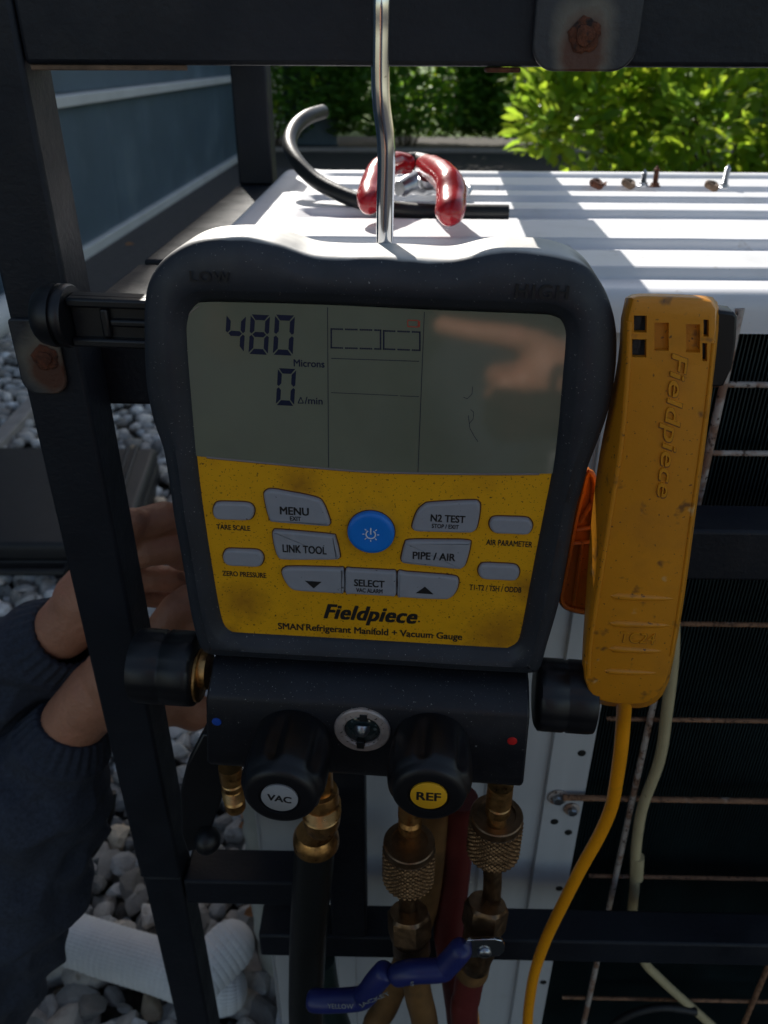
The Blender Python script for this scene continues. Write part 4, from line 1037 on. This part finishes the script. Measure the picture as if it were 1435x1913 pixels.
# rear lever
lev_px = [(1100,885),(1112,905),(1108,960),(1112,1040),(1112,1120),(1104,1146),(1075,1144),(1056,1136),(1049,1122),(1052,1100),(1064,1040),(1075,980),(1090,920)]
lv = [tuple(p[:2]) for p in catmull([(*T.uv(x, y, -.030), 0) for x, y in lev_px], 3, True)]
lever = prism(lv[::-1], -.038, -.034, .0006, 'rear_lever', M['orange_plastic'], probe)
lv_in = inset(lv, None, 0.0)
MB().tube([(*p, -.032) for p in lv]+[(*lv[0], -.032)], .0016, 6, caps=False).build('lever_rim', M['orange_plastic'], lever, smooth=60)
for (xa, ya, xb, yb) in ((1088,1010,1072,1130), (1078,990,1112,984), (1070,1015,1112,1012), (1084,975,1112,930)):
    MB().tube([T.p3(xa, ya, -.032), T.p3(xb, yb, -.032)], .0013, 6).build('lever_rib', M['orange_plastic'], lever, smooth=60)
# cable of the probe
c0 = T.inv
pw = [T.mw @ T.p3(1166, 1300, -.008), onY(1165, 1340, .338), onY(1160, 1400, .340), onY(1153, 1450, .343), onY(1143, 1505, .347), onY(1120, 1560, .350), onY(1084, 1625, .352), onY(1046, 1700, .355), onY(1018, 1760, .358), onY(998, 1820, .36), onY(988, 1880, .36), onY(984, 1930, .36), onY(975, 2010, .36), onY(960, 2350, .36)]
MB().tube([c0 @ p for p in catmull(pw, 6)], .0042, 14).build('probe_cable', M['yellow_bright'], probe, smooth=60)
pw = [onY(877, 1790, .40), onY(882, 1850, .385), onY(890, 1900, .38), onY(893, 1960, .38)]
tag(MB().tube(catmull(pw, 6), .0024, 10).build('thin_cable', M['yellow_bright'], smooth=60), 'thin bright yellow wire beside the red hose collar', 'cable')

# ------------------------------------------------------------------ hoses with fittings
def knurl(parent, base, ax, R_, h0, h1, nd=30):
    prof = []; n = 44
    prof += [(R_*.45, h0+.0010), (R_*.68, h0+.0010), (R_*.70, h0-.0002), (R_*.93, h0), (R_*.97, h0+.0007), (R_*.97, h0+.0052), (R_*.92, h0+.0056)]
    for k in range(n+1): prof.append((R_, h0+.0060+(h1-h0-.0080)*k/n))
    prof += [(R_*.93, h1-.0012), (R_*.80, h1), (R_*.45, h1)]
    def fn_(q, h, r):
        if r < R_*.999: return 0
        u = q/(2*math.pi)*nd; v_ = (h-h0)/(2*math.pi*R_)*nd
        a_ = abs(((u+v_) % 1)-.5)*2; b2 = abs(((u-v_) % 1)-.5)*2
        return .0011*(min(a_, b2)**.8)-.0006
    return MB().lathe(prof, base, ax, 240, fn_).build('knurled_nut', M['brass_dull'], parent, smooth=30)
def hexnut(parent, c, ax, r, h, m='brass_dull', nm='hex_nut'):
    ax = Vector(ax).normalized(); a_ = ax.orthogonal().normalized(); b2 = ax.cross(a_); loops = []
    for rr, hh in ((r*.84, 0), (r*.97, h*.10), (r, h*.16), (r, h*.84), (r*.97, h*.90), (r*.84, h)):
        l = []
        for k in range(48):
            q = 2*math.pi*k/48; hexr = math.cos(math.pi/6)/math.cos((q % (math.pi/3))-math.pi/6)
            l.append(Vector(c)+ax*hh+(a_*math.cos(q)+b2*math.sin(q))*min(rr, r*hexr/1.0*1.0)*(1 if rr < r*.9 else 1))
        loops.append(l)
    return MB().loft(loops).build(nm, M[m], parent, smooth=22)
def W(px, py, Y): return onY(px, py, Y)
DW = Vector((0, 0, -1))
# right hose: knurled nut, elbow, hex, collar, red hose
YR = .336
base = W(931, 1496, YR); hr = empty('charging_hose', 'dark red charging hose on the right port, under the red dot', 'hose', base)
knurl(hr, Vector((0, 0, -.012)), DW, .0170, 0, .036)
bp = [W(920, 1610, YR), W(920, 1650, YR), W(917, 1682, YR-.002), W(909, 1704, YR-.006)]
MB().tube([p-base for p in catmull(bp, 5)], .0062, 18).build('elbow_stem', M['brass_dull'], hr, smooth=60)
hc = W(903, 1712, YR-.010)-base
hexnut(hr, hc+Vector((.002, .002, .012)), Vector((-.12, -.35, -1)), .0148, .020)
MB().lathe([(.012, 0), (.0125, .012), (.0105, .030), (.0100, .040), (.009, .041)], hc+Vector((.0005, -.004, -.006)), Vector((-.10, -.05, -1)), 30).build('crimp_collar', M['brass_dull'], hr, smooth=50)
hp = [W(893, 1745, YR), W(884, 1800, YR), W(872, 1860, YR), W(868, 1920, YR), W(880, 2200, YR+.02), W(900, 2420, YR+.05)]
MB().tube([p-base for p in catmull(hp, 5)], [.0105]*26, 20).build('hose_tube', M['hose_red'], hr, smooth=60)
MB().lathe([(.0115, 0), (.0122, .003), (.0122, .016), (.0112, .018)], W(886, 1790, YR)-base, (hp[2]-hp[1]).normalized(), 28).build('collar', M['hose_yellow'], hr, smooth=50)
text_m = M['ink']
# the blue lever handle and plate at the valve of the right hose
pl = [W(868, 1757, .318), W(942, 1755, .318), W(944, 1786, .318), W(870, 1790, .318)]
LY = .301
vp = empty('valve_lever', 'blue vinyl covered valve lever screwed on at the right, upper of the two', 'valve lever', W(900, 1775, LY)); vo = Vector(vp.location)
def rnd_plate(px, Y, th, r=4):
    l = [onY(x, y, Y) for x, y in px]; l2 = [p+Vector((0, th, 0)) for p in l]; return l, l2
ppx = [(868,1762),(874,1757),(925,1755),(938,1758),(943,1766),(942,1778),(934,1786),(915,1788),(876,1790),(868,1786)]
l, l2 = rnd_plate(ppx, LY, .0022)
MB().loft([[p-vo for p in l], [p-vo for p in l2]]).build('lever_plate', M['chrome'], vp, bevel=.0004)
sc_ = W(905, 1779, LY-.0002)-vo
MB().lathe([(.0045, 0), (.0043, .0014), (.0030, .0024), (.0012, .0025)], sc_, (0, -1, 0), 22).build('screw_head', M['screw'], vp, smooth=50)
MB().box(sc_-Vector((.0026, .0028, .0004)), sc_-Vector((-.0026, .0020, -.0004))).build('screw_slot', M['ink'], vp)
def lever_grip(parent, org, px, Y, r, nm='grip'):
    pts = catmull([onY(x, y, Y_) for (x, y), Y_ in zip(px, Y)], 8); n = len(pts)
    rr = [r*min(1, .55+.45*math.sqrt(max(0, 1-(1-min(k, 3)/3)**2)))*min(1, .35+.65*math.sqrt(max(0, 1-(1-min(n-1-k, 4)/4)**2))) for k in range(n)]
    return MB().tube([p-org for p in pts], rr, 18).build(nm, M['vinyl_blue'], parent, smooth=60)
lever_grip(vp, vo, [(868,1766),(836,1802),(822,1812),(770,1815),(733,1824)], [LY-.001, LY-.003, LY-.004, LY-.004, LY-.002], .0076)
vp2 = empty('valve_lever', 'blue vinyl covered valve lever below the VAC knob, lower of the two', 'valve lever', W(670, 1860, LY)); vo2 = Vector(vp2.location)
lever_grip(vp2, vo2, [(724,1810),(702,1834),(686,1856),(668,1866),(610,1870),(575,1868)], [LY, LY-.001, LY-.001, LY, LY, LY+.002], .0076)
# printed words on the sleeves
def world_text(name, s, px, py, wpx_, Y, parent, org, rot, m, h=None):
    fr = Frame(onY(px, py, Y), 0, 0); fr2 = fr
    o = text(name, s, fr, px, py, wpx_, 0, None, m, h, .01, rot=rot)
    o.parent = parent; o.matrix_local = Matrix.Translation(fr.o-org) @ fr.m.to_4x4(); return o
M['faded_print'] = mat('faded print', (.22, .23, .24), .6, var=.4, vs=400)
world_text('lettering', 'YELLOW', 636, 1880, 48, LY-.0088, vp2, vo2, 0, M['faded_print'], 9)
world_text('lettering', 'JACKET', 700, 1868, 52, LY-.0088, vp2, vo2, 38, M['faded_print'], 9)
world_text('lettering', 'S', 770, 1838, 6, LY-.0122, vp, vo, 0, M['faded_print'], 8)
# middle hose: knurled nut, stem, hex, yellow hose
YM = .330
base = W(765, 1560, YM); hm = empty('charging_hose', 'dirty yellow charging hose under the REF knob', 'hose', base)
knurl(hm, Vector((0, 0, -.006)), DW, .0168, 0, .037)
bp = [W(762, 1660, YM), W(763, 1700, YM), W(763, 1724, YM-.003)]
MB().tube([p-base for p in catmull(bp, 5)], .0062, 18).build('elbow_stem', M['brass_dull'], hm, smooth=60)
hc = W(764, 1722, YM-.006)-base
hexnut(hm, hc+Vector((.0, .002, .008)), Vector((.03, -.30, -1)), .0150, .020)
MB().lathe([(.0125, 0), (.013, .014), (.0105, .022), (.0105, .030)], hc+Vector((.0015, -.004, -.010)), Vector((.06, -.02, -1)), 30).build('crimp_collar', M['brass_dull'], hm, smooth=50)
hp = [W(768, 1780, YM), W(782, 1860, YM), W(796, 1930, YM), W(806, 2100, YM), W(800, 2400, YM+.03)]
MB().tube([p-base for p in catmull(hp, 5)], .0102, 20).build('hose_tube', M['hose_yellow'], hm, smooth=60)
# hoses behind
pts = [W(812, 1500, .37), W(806, 1600, .37), W(792, 1700, .372), W(760, 1790, .372), W(722, 1880, .372), W(690, 1960, .372), W(670, 2250, .38)]
o = MB().tube(catmull(pts, 6), .0100, 18).build('rear_hose', M['hose_yellow'], smooth=60); tag(o, 'dirty yellow hose running down left behind the knurled nuts', 'hose')
pts = [W(862, 1490, .376), W(856, 1560, .376), W(846, 1660, .376), W(838, 1740, .374), W(850, 1820, .370), W(862, 1920, .37), W(866, 2000, .37), W(850, 2300, .37)]
o = MB().tube(catmull(pts, 6), .0118, 20).build('rear_hose', M['hose_red'], smooth=60); tag(o, 'dark red hose hanging between the two knurled nuts', 'hose')
# thick black vacuum hose
pts = [W(590, 1560, .352), W(584, 1640, .352), W(578, 1720, .352), W(573, 1820, .352), W(572, 1930, .352), W(580, 2100, .352), W(600, 2450, .36)]
hv = empty('vacuum_hose', 'thick black vacuum hose on the brass port under the VAC knob', 'hose', pts[0]); ho = pts[0].copy()
MB().tube([p-ho for p in catmull(pts, 6)], .0138, 26).build('hose_tube', M['hose_black'], hv, smooth=60)
MB().lathe([(.0128, -.004), (.0150, 0), (.0156, .003), (.0156, .008)], Vector((0, 0, 0)), DW, 30).build('hose_nut', M['brass'], hv, smooth=45)
# dark green hose at the bottom
pts = [W(600, 1790, .40), W(612, 1860, .40), W(640, 1940, .40)]
o = MB().tube(catmull(pts, 5), .012, 16).build('green_hose', mat('green hose', (.012, .030, .028), .5), smooth=60); tag(o, 'dark green hose curving out beside the thick black hose', 'hose')

# ------------------------------------------------------------------ things on the unit top
ZT = UZ
def onT(px, py, h=.0): return onZ(px, py, ZT+h)
pl_ = empty('pliers', 'pair of pliers with glossy red dipped handles on the unit top', 'pliers', onT(775, 372, 0)); po = Vector(pl_.location)
# handles: arcs standing over the sheet
def handle(px, hs, rad, org, nm):
    pts = [onT(x, y, h) for (x, y), h in zip(px, hs)]
    cp = catmull(pts, 8); n = len(cp); rr = lerps(rad, 8)
    for k in range(5): rr[n-1-k] *= math.sqrt(max(.02, 1-(1-k/5)**2))
    for k in range(2): rr[k] *= .85+.07*k
    return MB().tube([p-org for p in cp], rr, 22, wob=.10, seed=len(nm)+rad[0]*1000).build(nm, M['vinyl_red'], pl_, smooth=60)
handle([(789,307),(815,318),(840,345),(842,375),(840,405)], [.030, .034, .030, .022, .016], [.0080, .0095, .0112, .0105, .0106], po, 'handle')
handle([(768,308),(738,305),(708,322),(694,355),(690,388)], [.032, .034, .031, .022, .014], [.0080, .0090, .0100, .0098, .0098], po, 'handle')
hd = catmull([onT(745, 352, .012)-po, onT(790, 338, .014)-po, onT(830, 345, .010)-po, onT(868, 356, .008)-po], 5)
MB().tube(hd, lerps([.006, .012, .010, .005], 5), 14, wob=.3).build('jaw', M['screw'], pl_, smooth=60)
MB().tube(catmull([onT(762, 300, .034)-po, onT(780, 299, .034)-po, onT(797, 303, .034)-po], 4), .0062, 12).build('tang', M['case'], pl_, smooth=60)
MB().lathe([(.008, -.001), (.009, .002), (.0085, .006), (.004, .0075)], onT(800, 345, .018)-po, (0, -.3, 1), 22).build('pivot', M['screw'], pl_, smooth=50)
MB().tube(catmull([onT(848, 352, .006)-po, onT(868, 346, .008)-po, onT(878, 352, .007)-po, onT(872, 362, .004)-po, onT(856, 362, .004)-po], 5), .0022, 10).build('spring_clip', M['screw'], pl_, smooth=60)
# black tube offcut
pts = [(603, 209, .128), (574, 219, .118), (550, 240, .098), (541, 270, .076), (556, 303, .050), (590, 337, .030), (640, 364, .016), (700, 384, .008), (765, 394, .007), (850, 397, .007), (950, 398, .007)]
P_ = [onZ(x, y, ZT+.0) for x, y, _ in pts]
# the raised arc: distance kept near the unit's left rear
ty = [.88, .84, .81, .78, .755, .735, .715, .70, .695, .69, .688]
pts3 = [onY(x, y, t) for (x, y, _), t in zip(pts, ty)]
cp = catmull(pts3, 8)
tag(MB().tube(cp, .0066, 22, caps=True).build('tube_offcut', M['hose_black'], smooth=60), 'curved black tube offcut standing up at one end on the unit top', 'tube')
# screws and cups left on the sheet
def small_screw(px, py, ln, rusty, label, tilt=0):
    b0 = onT(px, py, -.0); e = empty('loose_screw', label, 'screw', b0, group='loose screws on the unit top')
    m_ = M['rust'] if rusty else M['screw']; ax = Vector((tilt, .1, 1)).normalized()
    MB().lathe([(.0052, 0), (.0054, .0012), (.0042, .0020), (.0040, .0040), (.0028, .0045)], (0, 0, 0), ax, 6).build('screw_head', m_, e)
    n = 14; prof = [(.0020+(.0011 if k % 2 else 0), .0045+(ln-.0075)*k/n) for k in range(n+1)]+[(.0004, ln)]
    MB().lathe(prof, (0, 0, 0), ax, 14).build('screw_shank', m_, e, smooth=30)
small_screw(1201, 349, .016, False, 'short grey screw standing on its head between the rusty bits')
small_screw(1223, 350, .020, True, 'rust brown screw standing on its head beside the short grey screw')
small_screw(1352, 353, .022, False, 'tall grey screw standing on its head, far right on the unit top', .05)
def cup(px, py, label, k):
    b0 = onT(px, py, 0); e = MB().lathe([(.0050, 0), (.0066, .0015), (.0072, .0042), (.0058, .0062), (.0035, .0058), (.0015, .003)], (0, 0, 0), (.3, -.3, 1), 16, lambda q, h, r: .0009*math.sin(q*3+k)).build('rusty_washer', M['rust_edge'] if k else M['rust'], smooth=45)
    e.location = b0; tag(e, label, 'washer', 'rusty washers on the unit top')
cup(1112, 349, 'leftmost rusty flake like washer on the unit top', 0); cup(1172, 349, 'orange brown washer between the leftmost flake and the short screw', 1); cup(1327, 353, 'orange brown washer just left of the tall grey screw', 1)
m_ = MB(); l = [onT(x, y, .0022) for x, y in ((1125, 345), (1134, 341), (1132, 348))]
tag(m_.loft([l, [p+Vector((0, 0, .0015)) for p in l]]).build('rust_flake', M['rust']), 'tiny curled rust flake beside the leftmost washer', 'rust flake')

# ------------------------------------------------------------------ white foam insulation on the gravel
def foam(px, zs, rad, label, ends=True):
    pts = [onZ(x, y, z) for (x, y), z in zip(px, zs)]; cp = catmull(pts, 60); n = len(cp)
    # embossed grid, real relief
    cl_ = [0]
    for a0, b0 in zip(cp, cp[1:]): cl_.append(cl_[-1]+(b0-a0).length)
    segN = 176; P3 = cp; loops = []; prev = None; L_ = 0
    for i, p in enumerate(P3):
        t = (P3[min(i+1, n-1)]-P3[max(i-1, 0)]).normalized()
        if prev is None: a_ = t.cross(Vector((0, 0, 1))).normalized()
        else: a_ = (prev-t*prev.dot(t)).normalized(); L_ += (p-P3[i-1]).length
        prev = a_; b2 = t.cross(a_)
        gl = abs(math.sin(math.pi*L_/.0078)); l = []
        endk = 1
        for e_ in (cl_[i], cl_[-1]-cl_[i]):
            if e_ < rad: endk *= math.sqrt(max(.0004, 1-(1-e_/rad)**2))
        for j in range(segN):
            q = 2*math.pi*j/segN; gq = abs(math.sin(q*22)); r = rad*(1-.035*(1-gl**.6)-.03*(1-gq**.6))*endk
            l.append(p+(a_*math.cos(q)+b2*math.sin(q))*r)
        loops.append(l)
    return loops
e = empty('foam_sleeve', 'white embossed foam pipe insulation looped on the gravel by the left post', 'pipe insulation', onZ(260, 1780, 0)); eo = Vector(e.location)
lp = foam([(-90,1684),(20,1716),(120,1750),(200,1776),(300,1806),(380,1836),(425,1846),(462,1838)], [.05, .05, .05, .05, .05, .05, .048, .046], .032, '')
MB().loft([[p-eo for p in l] for l in lp]).build('foam_tube', M['foam'], e, smooth=80)
lp = foam([(335,1862),(365,1832),(398,1800),(432,1766),(466,1733)], [.07, .08, .085, .09, .095], .031, '')
MB().loft([[p-eo for p in l] for l in lp]).build('foam_tube', M['foam'], e, smooth=80)
# white wrapped line set
pts = [onY(470, 1440, .60), onY(487, 1520, .60), onY(497, 1600, .60), onY(512, 1720, .60), onY(525, 1800, .60), onY(538, 1900, .60), onY(545, 1990, .60)]
o = MB().tube(catmull(pts, 10), lerps([.019, .021, .023, .025, .026, .025, .025], 10), 30, wob=.16).build('wrapped_pipe', M['wrap'], smooth=60); tag(o, 'white wrapped refrigerant pipe rising behind the thick black hose', 'pipe')
# thin black wire loop
pts = [onY(212, 1480, .52), onY(208, 1520, .52), onY(195, 1560, .52), onY(170, 1600, .52), onY(150, 1615, .53)]
tag(MB().tube(catmull(pts, 6), .0028, 10).build('black_wire', M['hose_black'], smooth=60), 'thin glossy black wire between the sleeve and the post', 'wire')
# copper coloured debris
for (x, y, z, s, lab) in ((1140/2.5625, 1350+500/2.5625, .04, .03, 'brown dry leaf on the gravel below the left brass port'), (455, 1708, .05, .03, 'reddish dry leaf beside the tip of the foam sleeve'), (233, 457, .01, .06, 'curled brown leaf on the dark path by the low wall'), (500, 1820, .04, .03, 'dry brown leaf by the wrapped pipe')):
    c = onZ(x, y, z)
    o = leaves('dry_leaf', [((0, 0, 0), (1, .3, .2), .4, s, (1, 1, 1)), ((.01*s/.03, .01, .004), (-.3, 1, .1), -.3, s*.8, (1, 1, 1))], M['dry_leaf']); o.location = c; tag(o, lab, 'leaf')

# ------------------------------------------------------------------ technician's arms
def capsule(mb, a, b, ra, rb, seg=18):
    a = Vector(a); b = Vector(b); ax = (b-a); L_ = ax.length; ax.normalize(); prof = []
    for k in range(6): q = math.pi/2*k/5; prof.append((ra*math.sin(q)+1e-5, -ra*math.cos(q)))
    for k in range(6): q = math.pi/2*k/5; prof.append((rb*math.cos(q)+1e-5, L_+rb*math.sin(q)))
    mb.lathe(prof, a, ax, seg)
def organic(mb, name, m, parent, vox=.0022, it=8):
    o = mb.build(name, m, parent, fix=False)
    r = o.modifiers.new('r', 'REMESH'); r.mode = 'VOXEL'; r.voxel_size = vox; r.use_smooth_shade = True
    s = o.modifiers.new('s', 'SMOOTH'); s.factor = .6; s.iterations = it
    return o
per = empty('person', 'technician in a navy sweatshirt reaching in behind the left post, bare hands', 'person', onZ(40, 1650, 0)); ppo = Vector(per.location)
sk = MB()
def chain(pts, rad):
    for (a, b, r0, r1) in zip(pts, pts[1:], rad, rad[1:]): capsule(sk, a-ppo, b-ppo, r0, r1)
YA = .50
# upper hand
A = lambda x, y, dy=0: onY(x, y, YA+dy)
chain([A(98, 1192, .004), A(115, 1178), A(150, 1145), A(185, 1110)], [.020, .024, .025, .026])
chain([A(160, 1120), A(215, 1050)], [.025, .020]); chain([A(190, 1150), A(235, 1085)], [.020, .017]); chain([A(170, 1100), A(225, 1030)], [.020, .015])
chain([A(222, 1015), A(268, 978, -.012), A(308, 966, -.006), A(335, 985, .008)], [.0130, .0125, .0120, .0105])
chain([A(226, 1040), A(275, 1028, -.014), A(318, 1026, -.008), A(345, 1045, .008)], [.0130, .0122, .0115, .0100])
chain([A(232, 1075), A(280, 1080, .004), A(320, 1082, .010), A(345, 1090, .020)], [.0120, .0112, .0105, .0095])
chain([A(235, 1100), A(275, 1112, .012), A(305, 1118, .018)], [.0105, .0098, .0085])
chain([A(190, 1080, -.01), A(222, 1010, -.022), A(248, 975, -.022)], [.014, .0125, .0105])
# lower hand
YB = .47
B = lambda x, y, dy=0: onY(x, y, YB+dy)
chain([B(105, 1420, .004), B(140, 1345), B(190, 1290), B(235, 1262)], [.024, .026, .027, .027])
chain([B(225, 1262), B(300, 1210)], [.029, .023]); chain([B(230, 1300), B(310, 1260)], [.026, .021]); chain([B(240, 1325), B(330, 1310), B(362, 1330)], [.020, .019, .0155])
chain([B(300, 1190), B(332, 1140, .004), B(356, 1118, .012)], [.0155, .0138, .0120])
chain([B(305, 1215), B(345, 1166, .006), B(368, 1150, .016)], [.0150, .0135, .0115])
chain([B(312, 1240), B(352, 1205, .008), B(368, 1190, .020)], [.0140, .0128, .0110])
chain([B(318, 1265), B(352, 1245, .01), B(366, 1235, .020)], [.0130, .0115, .0100])
organic(sk, 'body', M['skin'], per, .0020, 5)
def sleeve(pts, rad, name, seed):
    pts = [p-ppo for p in pts]; cp = catmull(pts, 14); rr = lerps(rad, 14); n = len(cp); segN = 156; loops = []; prev = None
    for i, p in enumerate(cp):
        t = (cp[min(i+1, n-1)]-cp[max(i-1, 0)]).normalized()
        if prev is None: a_ = t.cross(Vector((.1, .2, 1))).normalized()
        else: a_ = (prev-t*prev.dot(t)).normalized()
        prev = a_; b2 = t.cross(a_); l = []
        for j in range(segN):
            q = 2*math.pi*j/segN; d_ = a_*math.cos(q)+b2*math.sin(q); P0 = p+d_*rr[i]
            fold = noise.noise(Vector((P0.x*14+seed, P0.y*14, P0.z*34)))*.017+abs(noise.noise(Vector((P0.x*30, P0.y*30+seed, P0.z*22))))*-.016
            fold *= min(1, max(0, i-11)/8)
            if i < 11: fold = .0009*math.cos(q*26)-.0022
            l.append(p+d_*(rr[i]+fold))
        loops.append(l)
    inner = [[cp[0]+(v-cp[0])*.86 for v in loops[0]], [cp[1]+(v-cp[1])*.84+ (cp[1]-cp[0])*1.5 for v in loops[1]]]
    MB().loft(inner[::-1]+[[cp[0]+(v-cp[0])*.95-(cp[1]-cp[0])*.35 for v in loops[0]]]+loops, False, True).build(name, M['denim'], per, smooth=80)
sleeve([A(124, 1182), A(80, 1212, .005), A(0, 1268, .01), A(-120, 1340, .02), A(-260, 1420, .03)], [.033, .042, .055, .068, .072], 'sleeve', 3)
sleeve([B(135, 1350), B(112, 1400, -.004), B(75, 1480, -.01), B(35, 1590, -.02), B(-5, 1720, -.03), B(-60, 1880, -.04), B(-120, 2060, -.05)], [.031, .043, .058, .066, .064, .058, .056], 'sleeve', 9)

# ------------------------------------------------------------------ photographer, mirrored in the display; the unseen body blocks sky light behind the camera
ph = empty('person', 'photographer in dark clothes holding the phone, mirrored faintly in the display', 'person', (.05, -.55, 0)); ppo = Vector(ph.location)
sk = MB(); Z0 = CH
V_ = lambda x, y, z: Vector((x, y, Z0+z))
chain([V_(.03, -.40, .20), V_(.03, -.36, .26)], [.088, .080]); chain([V_(.03, -.43, .05), V_(.03, -.41, .16)], [.060, .055])
H_ = lambda x, y, z: V_(x-.022, y, z-.006)
chain([H_(.22, -.16, -.36), H_(.17, -.05, -.285), H_(.145, -.02, -.255)], [.036, .030, .030])
chain([H_(.15, -.01, -.25), H_(.11, .012, -.225)], [.034, .028]); chain([H_(.15, -.01, -.27), H_(.11, .012, -.258)], [.028, .024])
chain([H_(.115, .01, -.208), H_(.080, .022, -.193), H_(.045, .022, -.190), H_(.018, .016, -.188)], [.0125, .0105, .0095, .0085])
for k in range(3):
    z = -.232-.021*k
    chain([H_(.110, .016, z), H_(.076, .028, z), H_(.066, .006, z), H_(.086, -.006, z)], [.0125, .0115, .0105, .0095])
chain([H_(.135, -.03, -.235), H_(.10, -.028, -.212), H_(.075, -.018, -.208)], [.0135, .0120, .0105])
chain([V_(-.26, -.20, -.28), V_(-.14, -.09, -.10), V_(-.10, -.06, -.05)], [.036, .030, .028]); chain([V_(-.11, -.06, -.055), V_(-.075, -.045, -.01)], [.028, .022])
for k in range(4):
    chain([V_(-.080, -.045, .015-.022*k), V_(-.058, -.030, .015-.022*k), V_(-.045, -.030, .015-.022*k)], [.011, .0105, .0095])
for sx_ in (-.06, .12):
    chain([V_(sx_*1.6, -.35, -.97), V_(sx_*1.6, -.24, -1.02)], [.035, .028])
organic(sk, 'body', M['skin'], ph, .0045, 4)
cl = MB(); old = sk; sk = cl
chain([V_(.03, -.44, .00), V_(.03, -.47, -.15), V_(.03, -.52, -.35), V_(.03, -.56, -.50)], [.13, .165, .160, .165])
chain([V_(-.16, -.44, -.03), V_(-.27, -.36, -.28)], [.075, .058]); chain([V_(-.27, -.36, -.28), V_(-.21, -.16, -.22)], [.056, .044])
chain([V_(.22, -.44, -.03), V_(.31, -.38, -.32)], [.075, .058]); chain([V_(.31, -.38, -.32), V_(.22, -.16, -.36)], [.056, .044])
chain([V_(-.04, -.44, -.02), V_(-.16, -.44, -.03)], [.10, .08]); chain([V_(.10, -.44, -.02), V_(.22, -.44, -.03)], [.10, .08])
organic(cl, 'sweatshirt', M['denim'], ph, .008, 6)
cl = MB(); sk = cl
for sx_ in (-.06, .12):
    chain([V_(sx_, -.56, -.52), V_(sx_*1.8, -.30, -.62), V_(sx_*1.7, -.36, -.96)], [.095, .078, .055])
organic(cl, 'trousers', M['case'], ph, .008, 6)
hr_ = MB(); hr_.lathe([(.001, .115), (.05, .105), (.085, .075), (.097, .03), (.095, -.01), (.085, -.05), (.07, -.07)], V_(.03, -.405, .245)-ppo, (0, -.15, 1), 28, lambda q, h, r: .004*math.sin(q*9+h*60)); hr_.build('hair', M['ink'], ph, smooth=60)
pc = Matrix.Translation(CO) @ CM.to_4x4()
pz = empty('smartphone', 'dark phone held upright at the camera position by the photographer', 'phone', mw=pc)
MB().box((-.038, -.140, .006), (.038, .022, .014)).build('phone_body', M['plastic_black'], pz, bevel=.003)

rg = MB(); rg.tube([V_(.155, -.335, -.30)-ppo, V_(.150, -.315, -.40)-ppo, V_(.158, -.31, -.50)-ppo, V_(.15, -.315, -.60)-ppo], [.022, .034, .028, .012], 18, wob=.35, seed=4)
rg.build('streak_cloth', M['trim'], ph, smooth=60)  # light cloth added to mirror as the pale streak in the display
